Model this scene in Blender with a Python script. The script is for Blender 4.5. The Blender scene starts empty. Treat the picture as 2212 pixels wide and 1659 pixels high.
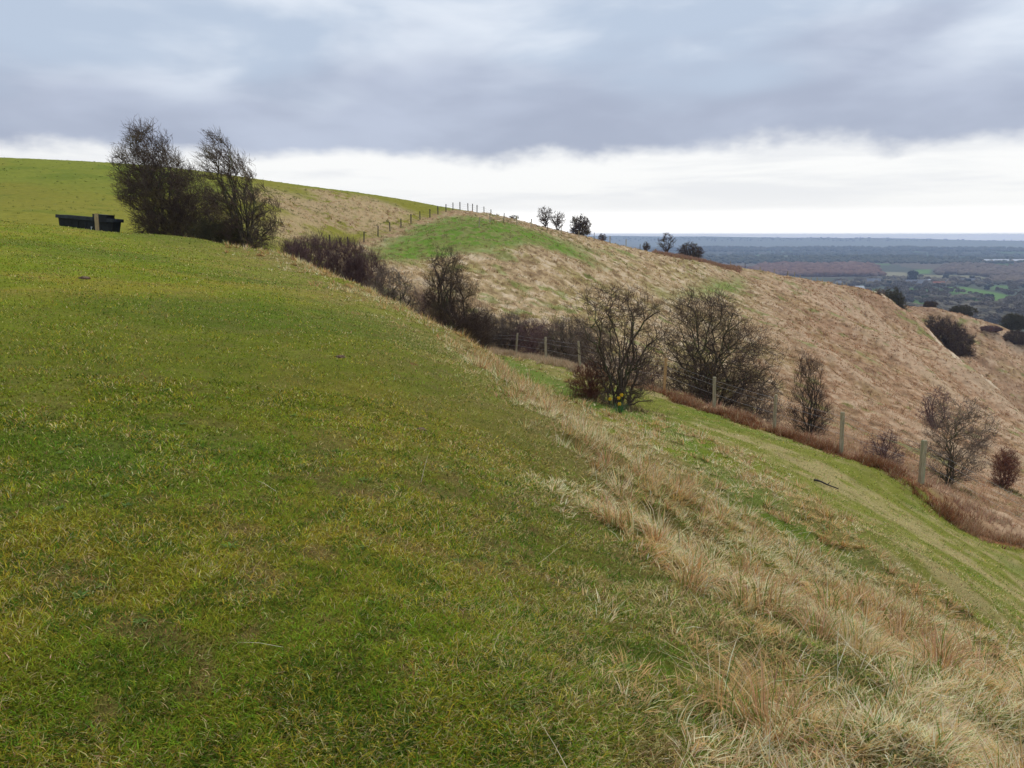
import bpy, math
import numpy as np
from mathutils import Vector

# ------------------------------------------------------------------ camera, sky, sun, exposure
FPX, CU, CV, HZ = 852.0, 512.0, 384.0, 236.0          # focal length and centre in 1024x768 pixels, eye level row
PITCH = math.atan((CV - HZ) / FPX)
cp, sp = math.cos(PITCH), math.sin(PITCH)
scene = bpy.context.scene
cam_d = bpy.data.cameras.new("camera")
cam = bpy.data.objects.new("camera", cam_d)
scene.collection.objects.link(cam)
cam_d.sensor_width = 36.0
cam_d.lens = 36.0 * FPX / 1024.0
cam_d.clip_start, cam_d.clip_end = 0.05, 60000.0
cam.location = (0, 0, 0)
cam.rotation_euler = (math.pi / 2 - PITCH, 0, 0)
scene.camera = cam
scene.view_settings.view_transform = 'Standard'
scene.view_settings.look = 'None'
scene.view_settings.exposure = 0.0
scene.view_settings.gamma = 1.0
scene.view_settings.use_curve_mapping = False
cy = scene.cycles
cy.max_bounces = 4; cy.diffuse_bounces = 3; cy.glossy_bounces = 1; cy.transmission_bounces = 2
cy.volume_bounces = 0; cy.transparent_max_bounces = 4
cy.use_denoising = True
cy.denoiser = 'OPENIMAGEDENOISE'
cy.denoising_input_passes = 'RGB_ALBEDO_NORMAL'
cy.denoising_prefilter = 'ACCURATE'
cy.use_adaptive_sampling = False
cy.sample_clamp_indirect = 4.0

SUN_EL, SUN_AZ = math.radians(52), math.radians(35)    # azimuth measured from +Y towards +X
world = bpy.data.worlds.new("World")
scene.world = world
world.use_nodes = True
wt = world.node_tree
wt.nodes.clear()

class NT:
    """tiny helper to write node trees as expressions"""
    def __init__(s, nt): s.nt = nt
    def node(s, typ, **kw):
        n = s.nt.nodes.new(typ)
        for k, v in kw.items(): setattr(n, k, v)
        return n
    def put(s, sock, v):
        if isinstance(v, bpy.types.NodeSocket): s.nt.links.new(v, sock)
        elif v is not None: sock.default_value = v
    def m(s, op, a, b=None, c=None, clamp=False):
        n = s.node('ShaderNodeMath', operation=op, use_clamp=clamp)
        s.put(n.inputs[0], a); s.put(n.inputs[1], b)
        if c is not None: s.put(n.inputs[2], c)
        return n.outputs[0]
    def mix(s, f, a, b, mode='MIX'):
        n = s.node('ShaderNodeMix', data_type='RGBA', blend_type=mode)
        s.put(n.inputs[0], f)
        s.put(n.inputs[6], (*a, 1) if isinstance(a, tuple) and len(a) == 3 else a)
        s.put(n.inputs[7], (*b, 1) if isinstance(b, tuple) and len(b) == 3 else b)
        return n.outputs[2]
    def sstep(s, x, a, b):
        n = s.node('ShaderNodeMapRange', interpolation_type='SMOOTHSTEP')
        s.put(n.inputs[0], x); s.put(n.inputs[1], a); s.put(n.inputs[2], b)
        return n.outputs[0]
    def noise(s, vec, scale, detail=4.0, rough=0.5, dist=0.0):
        n = s.node('ShaderNodeTexNoise')
        s.put(n.inputs['Vector'], vec); n.inputs['Scale'].default_value = scale
        n.inputs['Detail'].default_value = detail; n.inputs['Roughness'].default_value = rough
        n.inputs['Distortion'].default_value = dist
        return n.outputs[0]
    def comb(s, x, y, z):
        n = s.node('ShaderNodeCombineXYZ')
        s.put(n.inputs[0], x); s.put(n.inputs[1], y); s.put(n.inputs[2], z)
        return n.outputs[0]

W = NT(wt)
tc = W.node('ShaderNodeTexCoord')
sx = W.node('ShaderNodeSeparateXYZ'); wt.links.new(tc.outputs['Generated'], sx.inputs[0])
dx, dy, dz = sx.outputs
sky = W.node('ShaderNodeTexSky', sky_type='NISHITA')
sky.sun_disc = False
sky.sun_elevation = SUN_EL; sky.sun_rotation = SUN_AZ
sky.altitude = 200
az = W.m('ARCTAN2', dx, dy)
el = W.m('MAXIMUM', dz, 0.0)
cvec = W.comb(W.m('MULTIPLY', az, 1.0), W.m('MULTIPLY', el, 2.6), 3.7)
cvec2 = W.comb(W.m('MULTIPLY', az, 1.0), W.m('MULTIPLY', el, 3.0), 9.1)
nbig = W.noise(cvec, 3.0, 3.0, 0.45, 0.2)
nmid = W.noise(cvec2, 5.0, 4.5, 0.5, 0.25)
nbot = W.noise(W.comb(az, W.m('MULTIPLY', el, 1.5), 1.3), 5.5, 6.0, 0.55)
# base of the cloud sheet: a ragged edge 5 to 7 degrees up
edge = W.m('ADD', 0.090, W.m('MULTIPLY', W.m('SUBTRACT', nbot, 0.5), 0.095))
nfin = W.noise(W.comb(az, W.m('MULTIPLY', el, 2.2), 6.3), 26.0, 5.0, 0.6)
edge = W.m('ADD', edge, W.m('MULTIPLY', W.m('SUBTRACT', nfin, 0.5), 0.013))
edge = W.m('ADD', edge, W.m('MULTIPLY', az, 0.020))
under = W.sstep(el, W.m('SUBTRACT', edge, 0.010), W.m('ADD', edge, 0.015))
# upper limit of the dark band rises to the right
top = W.m('ADD', 0.158, W.m('MULTIPLY', W.m('SUBTRACT', nbig, 0.5), 0.32))
top = W.m('ADD', top, W.m('MULTIPLY', az, 0.06))
bright = W.sstep(el, W.m('SUBTRACT', top, 0.03), W.m('ADD', top, 0.06))
pale = W.mix(W.sstep(nmid, 0.34, 0.66), (5.2, 6.1, 7.5), (8.0, 8.6, 9.5))
dark = W.mix(W.sstep(nmid, 0.3, 0.7), (4.15, 4.6, 5.85), (5.35, 5.9, 7.25))
cloud = W.mix(bright, dark, pale)
glow = W.mix(W.sstep(el, 0.0, 0.035), (20.0, 19.5, 18.6), (10.2, 10.2, 10.1))
nlay = W.noise(W.comb(W.m('MULTIPLY', az, 1.0), W.m('MULTIPLY', el, 9.0), 2.2), 3.5, 5.0, 0.55, 0.3)
glow = W.mix(W.m('MULTIPLY', W.sstep(nlay, 0.40, 0.62), W.sstep(el, 0.018, 0.05)), glow, (8.9, 9.0, 9.2))
cl = W.mix(under, glow, cloud)
zen = W.sstep(dz, 0.3, 0.7)
cl = W.mix(zen, cl, (6.0, 6.4, 7.3))
skyc = W.mix(0.94, sky.outputs[0], cl)
bg = W.node('ShaderNodeBackground'); bg.inputs['Strength'].default_value = 0.1
wt.links.new(skyc, bg.inputs['Color'])
wo = W.node('ShaderNodeOutputWorld'); wt.links.new(bg.outputs[0], wo.inputs['Surface'])

sl = bpy.data.lights.new("sun", 'SUN'); so = bpy.data.objects.new("sun", sl)
scene.collection.objects.link(so)
sl.energy = 1.5; sl.angle = math.radians(14); sl.color = (1.0, 0.96, 0.9)
sd = Vector((math.sin(SUN_AZ) * math.cos(SUN_EL), math.cos(SUN_AZ) * math.cos(SUN_EL), math.sin(SUN_EL)))
so.rotation_euler = (-sd).to_track_quat('-Z', 'Y').to_euler()

# ------------------------------------------------------------------ numpy helpers
def sstep(x, a, b):
    t = np.clip((x - a) / (b - a), 0, 1)
    return t * t * (3 - 2 * t)

def hash2(ix, iy, seed):
    h = (ix.astype(np.int64) * 374761393 + iy.astype(np.int64) * 668265263 + seed * 974711) & 0xffffffff
    h = ((h ^ (h >> 13)) * 1274126177) & 0xffffffff
    h = ((h ^ (h >> 16)) * 2246822519) & 0xffffffff
    return ((h ^ (h >> 15)) & 0xffff) / 65535.0

def vnoise(x, y, seed=0):
    ix, iy = np.floor(x), np.floor(y)
    fx, fy = x - ix, y - iy
    fx = fx * fx * (3 - 2 * fx); fy = fy * fy * (3 - 2 * fy)
    a = hash2(ix, iy, seed); b = hash2(ix + 1, iy, seed)
    c = hash2(ix, iy + 1, seed); d = hash2(ix + 1, iy + 1, seed)
    return (a * (1 - fx) + b * fx) * (1 - fy) + (c * (1 - fx) + d * fx) * fy

def fbm(x, y, scale, octs=4, seed=0, rough=0.5):
    s = 0; a = 1.0; t = 0
    f = 1.0 / scale
    for k in range(octs):
        c, q = math.cos(0.6 * k + .3), math.sin(0.6 * k + .3)
        s = s + a * vnoise((x * c - y * q) * f + 17.3 * k, (x * q + y * c) * f - 9.1 * k, seed + 31 * k)
        t += a; a *= rough; f *= 2.03
    return s / t

def ray(u, v):
    x = (u - CU) / FPX; y = (CV - v) / FPX
    d = np.array([x, cp + y * sp, -sp + y * cp])
    return d / d[1]

def P(u, v, Y): return ray(u, v) * Y

def project(p):
    p = np.asarray(p, float)
    f = p[..., 1] * cp - p[..., 2] * sp
    uu = p[..., 0]; vv = p[..., 1] * sp + p[..., 2] * cp
    return np.stack([CU + FPX * uu / f, CV - FPX * vv / f], -1)

# ------------------------------------------------------------------ lie of the land: real control points, smooth surface through them
ctrl = []
def X(x, y, z): ctrl.append((x, y, z))
def U(u, v, Y): ctrl.append(tuple(P(u, v, Y)))
def Z(u, Y, z): ctrl.append(((u - CU) / FPX * Y * math.sqrt(1 + 0) * 0.97, Y, z))
# round the photographer
for p in [(0, .6, -1.6), (-.5, .5, -1.57), (.5, .5, -1.65), (0, -1, -1.6), (-2, 1, -1.45), (2, 1, -1.92), (-1.5, 3, -1.50), (0, 3, -1.65), (3, 2, -2.3),
          (-4, 5, -1.35), (-8, 3, -1.0), (-1.2, 6, -1.62), (5, 1.5, -3.2), (-6, -3, -1.2), (5, -3, -2.8), (12, 3, -7), (12, -6, -6.5), (-16, 4, -.5), (-14, -10, -.5)]: X(*p)
# lawn
for u, Y, z in [(60, 12, -1.12), (60, 25, -.45), (250, 12, -1.42), (250, 25, -1.25), (400, 12, -1.68), (400, 20, -1.95), (460, 12, -1.95), (0, 34, .1), (150, 34, -.55), (460, 17, -2.4),
                (280, 34, -1.35), (-200, 20, -.3), (-200, 45, 1.3), (-500, 45, 2.3), (330, 28, -1.75), (400, 26, -2.3)]: Z(u, Y, z)
# brow of the lawn
for c in [(0, 220, 43), (30, 226, 43), (60, 228, 43), (78, 229.5, 43), (98, 233, 43.5), (120, 234.5, 44), (160, 237.5, 45), (202, 242, 45), (250, 251, 43), (0, 223, 39), (60, 231, 38), (120, 238, 39), (200, 246, 40), (250, 256, 38), (290, 261, 42), (330, 277, 38), (370, 293, 33.5), (410, 319, 28.5), (450, 339, 24), (480, 352, 21),
          (520, 388, 14), (560, 429, 10.8), (620, 518, 6.7), (700, 600, 4.9), (800, 700, 3.6), (900, 765, 3.0)]: U(*c)
# behind the brow
for u, Y, z in [(0, 49, .35), (60, 49, .1), (120, 50, -.35), (200, 51, -1.3), (250, 51, -2.6), (290, 51, -4.2), (330, 48, -5.0), (370, 46, -5.6), (410, 42, -5.9), (450, 38, -6.1), (480, 35, -5.9),
                (520, 32, -5.7), (560, 28, -5.4), (560, 18, -4.0), (520, 22, -4.3), (480, 27, -4.6), (450, 30, -4.4)]: Z(u, Y, z)
# bank down to the fence
for u, Y, z in [(1030, 4, -2.35), (1030, 8, -4.1), (1030, 14, -6.2), (1030, 24, -8.8), (1200, 10, -6.5), (1200, 22, -10.5), (1600, 12, -11), (841, 7, -3.35), (841, 11, -4.4), (841, 16.5, -5.4), (700, 8, -3.1), (700, 14, -4.3), (700, 24, -5.85),
                (620, 14, -3.7), (620, 22, -5.05), (620, 31, -6.25), (575, 34, -6.2), (930, 14, -5.3), (930, 8, -3.85)]: Z(u, Y, z)
# fence foot
for c in [(490, 352, 57), (516, 357, 50), (546, 362, 45.5), (580, 370, 42), (664, 393, 37), (714, 411, 34), (774, 431, 31), (841, 455, 28.5), (921, 484, 26), (1024, 545, 23.5)]: U(*c)
# floor of the coombe and the face opposite, near to far
for c in [(950, 489, 38), (950, 450, 75), (950, 410, 112), (900, 468, 43), (900, 440, 70), (900, 400, 100), (900, 350, 145), (1000, 510, 38), (1010, 470, 80), (1010, 430, 120),
          (806, 444, 41), (800, 418, 55), (800, 388, 75), (800, 350, 102), (800, 310, 145), (705, 421, 43), (700, 397, 56), (700, 368, 72), (700, 330, 96), (700, 290, 130),
          (600, 380, 48), (600, 360, 58), (600, 338, 70), (600, 300, 90), (600, 268, 110), (500, 345, 62), (500, 318, 70), (500, 285, 84), (500, 250, 98),
          (440, 330, 62), (430, 300, 70), (430, 270, 84), (400, 290, 68), (390, 262, 82), (340, 270, 70), (340, 250, 90), (290, 215, 98), (290, 245, 66),
          (180, 200, 92), (180, 228, 64), (60, 190, 90), (60, 213, 62), (0, 190, 88), (0, 213, 60), (-200, 180, 88), (-200, 205, 60), (100, 212, 68), (240, 232, 66)]: U(*c)
# fence line climbing the hill
for c in [(347, 247, 98), (373, 240, 105), (400, 231, 114), (430, 219, 128)]: U(*c)
# skyline of the hill, and the same again dropped out of sight behind it
ridge = [(-300, 150, 135), (-150, 155, 132), (0, 159, 130), (60, 161, 130), (120, 164, 130), (200, 171, 130), (270, 181, 132), (320, 188, 134), (370, 195, 136), (420, 203, 139), (455, 209, 142),
         (480, 213, 146), (510, 219, 146), (547, 229, 140), (579, 236, 140), (610, 243.5, 144), (640, 251, 155), (680, 258.5, 166), (730, 267.6, 178), (760, 273, 187), (787, 278, 196), (820, 283.5, 212),
         (852, 291, 235)]
for c in ridge:
    U(*c)
    p = P(*c)
    X(p[0] * 1.22, p[1] * 1.22, p[2] * 1.22 - 4.0 - (3 if c[0] > 500 else 0))
    X(p[0] * 1.8, p[1] * 1.8, p[2] * 1.8 - 16 - (10 if c[0] > 500 else 0))
for c in [(480, 222, 112), (497, 223.5, 112), (531, 228.5, 121), (561, 234.5, 129), (594, 241, 137)]: U(*c)
# end of the first spur and the gully behind it
spur = [(880, 299, 232), (907, 319, 218), (940, 344, 200), (966, 364, 180), (995, 392, 160), (1030, 428, 142)]
for c in spur:
    U(*c)
    p = P(*c)
    X(p[0] * 1.14, p[1] * 1.14, p[2] * 1.14 - 6)
# second spur
for c in [(897, 304, 300), (935, 313, 305), (972, 320, 300), (1003, 328, 290), (1024, 338, 280), (1060, 360, 270)]:
    U(*c)
    p = P(*c)
    X(p[0] * 1.2, p[1] * 1.2, p[2] * 1.2 - 12)
    X(p[0] * 1.9, p[1] * 1.9, -72)
for c in [(852, 303, 192), (820, 296, 180), (787, 289, 170), (880, 318, 190), (907, 338, 184), (940, 362, 168), (966, 382, 152), (985, 412, 135), (760, 284, 162), (730, 280, 150)]: U(*c)
for c in [(985, 360, 250), (1024, 400, 225), (1010, 345, 268)]: U(*c)
for p in [(-400, 500, -30), (-200, 500, -45), (0, 480, -55), (200, 520, -75), (420, 500, -88), (-300, 100, 15), (-120, 30, 6), (-60, -20, 3), (-200, -100, 5), (-300, -300, 0), (0, -60, -3), (0, -300, -10), (150, -300, -50), (300, 0, -75), (300, -200, -75), (0, -900, -20), (-900, 0, 0), (900, 0, -95), (900, 500, -95), (-700, 600, -20), (120, 60, -42), (200, 150, -60), (60, 15, -30), (60, -30, -28), (-80, -40, 2)]: X(*p)

C = np.array(ctrl)
def logpol(x, y):
    r = np.sqrt(x * x + y * y + 0.8)
    return np.arctan2(x, y), np.log(r)
ca, cb = logpol(C[:, 0], C[:, 1])
SH = 0.05
def _phi(a, b):
    return np.sqrt((a[:, None] - ca[None]) ** 2 + (b[:, None] - cb[None]) ** 2 + SH * SH)
n = len(C)
A = np.zeros((n + 3, n + 3)); A[:n, :n] = _phi(ca, cb)
A[:n, :n] += np.eye(n) * -1e-4
A[:n, n] = 1; A[:n, n + 1] = ca; A[:n, n + 2] = cb
A[n:, :n] = A[:n, n:].T
wts = np.linalg.solve(A, np.concatenate([C[:, 2], np.zeros(3)]))
PLAIN = -95.0
def plain(x, y):
    r = np.hypot(x, y); a = np.arctan2(x, y)
    z = PLAIN + 6 * (fbm(x, y, 900, 3, 5) - .5) * sstep(r, 600, 2000)
    # low wooded ridges, and the long far ridge under the horizon
    w = fbm(a * 6, r * 0 + 1.7, 1.0, 4, 8)
    w2 = fbm(a * 9, r * 0 + 4.7, 1.0, 5, 12)
    z = z + (14 + 12 * w) * np.exp(-((r - 3300) / 420) ** 2)
    z = z + (14 + 18 * w) * np.exp(-((r - 5600) / 600) ** 2)
    aa_ = np.clip(a, -.3, .7)
    z = z + (96 - 92 * (aa_ - .12) + 30 * (w2 - .5)) * np.exp(-((r - 9300) / 1100) ** 2)
    z = z - 0 * r
    return z
def Hs(x, y):
    """smooth surface"""
    shp = np.shape(x); x = np.ravel(x).astype(float); y = np.ravel(y).astype(float)
    out = np.empty(len(x))
    for i in range(0, len(x), 40000):
        a, b = logpol(x[i:i + 40000], y[i:i + 40000])
        b = np.minimum(b, 6.35)
        a = np.clip(a, -3.2, 3.2)
        out[i:i + 40000] = _phi(a, b) @ wts[:n] + wts[n] + wts[n + 1] * a + wts[n + 2] * b
    out = np.minimum(out, 17.0)
    r = np.hypot(x, y)
    k = sstep(r, 330, 900)
    far = r > 330
    if far.any():
        out[far] = out[far] * (1 - k[far]) + plain(x[far], y[far]) * k[far]
    return out.reshape(shp)

def hit(u, v, start=1.5, h=None):
    """where the line of sight through a pixel meets the ground"""
    d = ray(u, v)
    t = np.exp(np.linspace(math.log(start), math.log(14000), 2600))
    z = Hs(d[0] * t, t) if h is None else h(d[0] * t, t)
    below = d[2] * t < z
    if not below.any(): return None
    i = int(np.argmax(below))
    if i == 0: return d * t[0]
    a = d[2] * t[i - 1] - z[i - 1]; b = d[2] * t[i] - z[i]
    tt = t[i - 1] + (t[i] - t[i - 1]) * a / (a - b)
    return d * tt

K = 1024 / 2212.0
def wpoly(pts, start=1.5, dens=3):
    """outline given as sightings on the ground -> outline on the ground"""
    out = []
    for i, (a, b) in enumerate(pts):
        c, d = pts[(i + 1) % len(pts)]
        for k in range(dens):
            f = k / dens
            p = hit((a + (c - a) * f) * K, (b + (d - b) * f) * K, start)
            if p is not None: out.append((p[0], p[1]))
    return np.array(out)

def sdpoly(x, y, poly):
    """signed distance, positive inside"""
    d = np.full(x.shape, 1e18); ins = np.zeros(x.shape, bool)
    m = len(poly)
    for i in range(m):
        ax, ay = poly[i]; bx, by = poly[(i + 1) % m]
        ex, ey = bx - ax, by - ay
        L = ex * ex + ey * ey + 1e-12
        t = np.clip(((x - ax) * ex + (y - ay) * ey) / L, 0, 1)
        d = np.minimum(d, (x - ax - t * ex) ** 2 + (y - ay - t * ey) ** 2)
        c = ((ay > y) != (by > y))
        if ey != 0: ins ^= c & (x < ex * (y - ay) / ey + ax)
    d = np.sqrt(d)
    return np.where(ins, d, -d)

def sdline(x, y, line):
    """distance to an open line, signed: positive to the right of its run"""
    d = np.full(x.shape, 1e18); s = np.zeros(x.shape)
    for i in range(len(line) - 1):
        ax, ay = line[i][:2]; bx, by = line[i + 1][:2]
        ex, ey = bx - ax, by - ay
        L = ex * ex + ey * ey
        t = np.clip(((x - ax) * ex + (y - ay) * ey) / L, 0, 1)
        q = (x - ax - t * ex) ** 2 + (y - ay - t * ey) ** 2
        c = q < d
        d = np.where(c, q, d)
        s = np.where(c, np.sign((x - ax) * ey - (y - ay) * ex), s)
    return np.sqrt(d) * s

# ------------------------------------------------------------------ ground cover map
FENCE = []                                             # near fence, post feet
for u, v, Y in [(400, 330, 72), (440, 335, 66), (466, 342, 61), (490, 352, 57), (516, 357, 51), (546, 362, 46), (580, 370, 42), (621, 380, 39.3), (664, 393, 37), (714, 411, 34), (774, 431, 31), (841, 455, 28.5), (921, 484, 26), (1036, 549, 23.2), (1120, 590, 21.5)]:
    p = P(u, v, Y); FENCE.append((p[0], p[1]))
ZP = dict(
    dry=wpoly([(560, 545), (640, 572), (800, 645), (900, 695), (990, 760), (1090, 830), (1180, 920), (1260, 1010), (1370, 1150), (1450, 1300), (1530, 1480), (1580, 1650), (1700, 1850), (2700, 1850), (2700, 1600),
               (2212, 1400), (2100, 1330), (1950, 1250), (1800, 1150), (1700, 1055), (1600, 985), (1480, 935), (1330, 885), (1250, 850), (1150, 800), (1080, 775), (1040, 752), (880, 650), (700, 575), (620, 550)], dens=2),
    lushA=wpoly([(1085, 770), (1130, 790), (1230, 830), (1330, 870), (1420, 905), (1380, 918), (1270, 880), (1180, 850), (1100, 800)], 12),
    lushB=wpoly([(1420, 900), (1560, 1010), (1700, 1120), (1800, 1170), (1900, 1230), (1830, 1250), (1700, 1170), (1560, 1060)], 4),
    lushL=wpoly([(-60, 935), (200, 930), (420, 985), (330, 1050), (150, 1075), (60, 1120), (-60, 1130)]),
    greenA=wpoly([(770, 548), (860, 515), (940, 485), (1000, 468), (1080, 480), (1180, 508), (1290, 535), (1370, 552), (1330, 562), (1180, 542), (1050, 545), (900, 562), (800, 560)], 60),
    greenB=wpoly([(1440, 628), (1520, 612), (1610, 604), (1600, 622), (1520, 650), (1440, 648)], 60),
    strawUp=wpoly([(600, 405), (700, 412), (800, 428), (880, 448), (930, 462), (870, 480), (780, 505), (720, 520), (600, 530), (540, 470)], 60),
)
def near_far(x, y): return np.hypot(x, y)

def lin(r, g, b): return np.array([((c / 255) / 12.92 if c / 255 <= .04045 else ((c / 255 + .055) / 1.055) ** 2.4) for c in (r, g, b)])

COLS = dict(
    lawn=np.array([.20, .24, .016]), lawn_dark=np.array([.095, .16, .014]), lawn_yellow=np.array([.35, .285, .04]), soil=np.array([.24, .145, .07]),
    dry=np.array([.60, .46, .23]), thatch=np.array([.27, .195, .08]), dry_pink=np.array([.52, .33, .19]), path=np.array([.205, .215, .035]), lush=np.array([.11, .22, .022]),
    rust=np.array([.30, .135, .06]), tan=np.array([.48, .35, .19]), brown=np.array([.43, .265, .15]), olive=np.array([.31, .27, .08]),
    hill=np.array([.21, .235, .03]), hillgreen=np.array([.15, .25, .03]))

def zones(x, y):
    """weights of the kinds of ground cover, each 0..1"""
    r = np.hypot(x, y)
    az = np.arctan2(x, y)
    wob = (fbm(x, y, 3.0, 3, 40) - .5)
    fd = sdline(x, y, FENCE)                       # >0 beyond? sign fixed below
    beyond = sstep(-fd * FS, -.4, .4)
    beyond = np.where(y > 73, 1, beyond)
    beyond = np.where((y > 52) & (x < 0), 1, beyond)
    z = {}
    wd = 0.14 + .05 * r
    z['dry'] = sstep(sdpoly(x, y, ZP['dry']) + wob * (.35 + .05 * r), -wd, wd * .6)
    z['drynear'] = sstep(sdpoly(x, y, ZP['dry']), -(.5 + .22 * r), .1) * (1 - beyond)
    z['lushA'] = sstep(sdpoly(x, y, ZP['lushA']), -.5, .4) * (1 - beyond)
    z['lushB'] = sstep(sdpoly(x, y, ZP['lushB']) + wob * 1.5, -.8, .6) * (1 - beyond)
    z['beyond'] = beyond
    z['fd'] = fd * FS                              # positive on the near side
    bank = (1 - beyond) * sstep(sdpoly(x, y, BANK), -.3, .3)
    bank = np.maximum(bank, (1 - beyond) * sstep(5.5 - fd * FS, 0, 1.5) * sstep(x, 2, 5))
    z['bank'] = bank
    z['lushL'] = sstep(sdpoly(x, y, ZP['lushL']) + wob * 2.0, -1.0, .8)
    w8 = (fbm(x, y, 9.0, 3, 41) - .5) * 12
    z['greenA'] = sstep(sdpoly(x, y, ZP['greenA']) + w8, -2.5, 2.5)
    z['greenB'] = sstep(sdpoly(x, y, ZP['greenB']) + w8 * .7, -2.5, 3) * .8
    z['strawUp'] = sstep(sdpoly(x, y, ZP['strawUp']) + w8, -3, 3)
    z['rightness'] = sstep(az, .22, .36)
    # upper left hill is grazed green; everything inside the far fence is tussock
    z['inside'] = sstep(sdpoly(x, y, INSIDE), -1.0, 1.0)
    z['r'] = r
    return z
_t = sdline(np.array([0.0]), np.array([10.0]), FENCE)[0]
FS = 1.0 if _t > 0 else -1.0
BANK = wpoly([(1040, 755), (1090, 785), (1200, 850), (1330, 888), (1480, 935), (1600, 985), (1700, 1055), (1800, 1150), (1950, 1250), (2100, 1330), (2212, 1400), (2700, 1600), (2700, 1250), (2212, 1165), (2000, 1080), (1750, 975), (1550, 900), (1410, 850), (1200, 790)], 5, 2)
# the enclosed face: bounded by the fence that climbs the hill and by the fence along the brow
FAR_A = [(-16.6, 84.0)] + [tuple(P(u, v, Y)[:2]) for u, v, Y in [(347, 247, 98), (373, 240, 105), (400, 231, 114), (430, 219, 128), (460, 212, 140)]]
INSIDE = np.array([(-20, 70)] + FAR_A + [tuple(P(u, v, Y)[:2]) for u, v, Y in [(510, 219, 150), (547, 229, 150), (610, 243.5, 152), (680, 258.5, 175), (760, 273, 195), (820, 283, 240)]] + [(190, 420), (420, 420), (420, 20), (60, -30), (12, 24), (2, 44), (-4, 56)])

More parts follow.
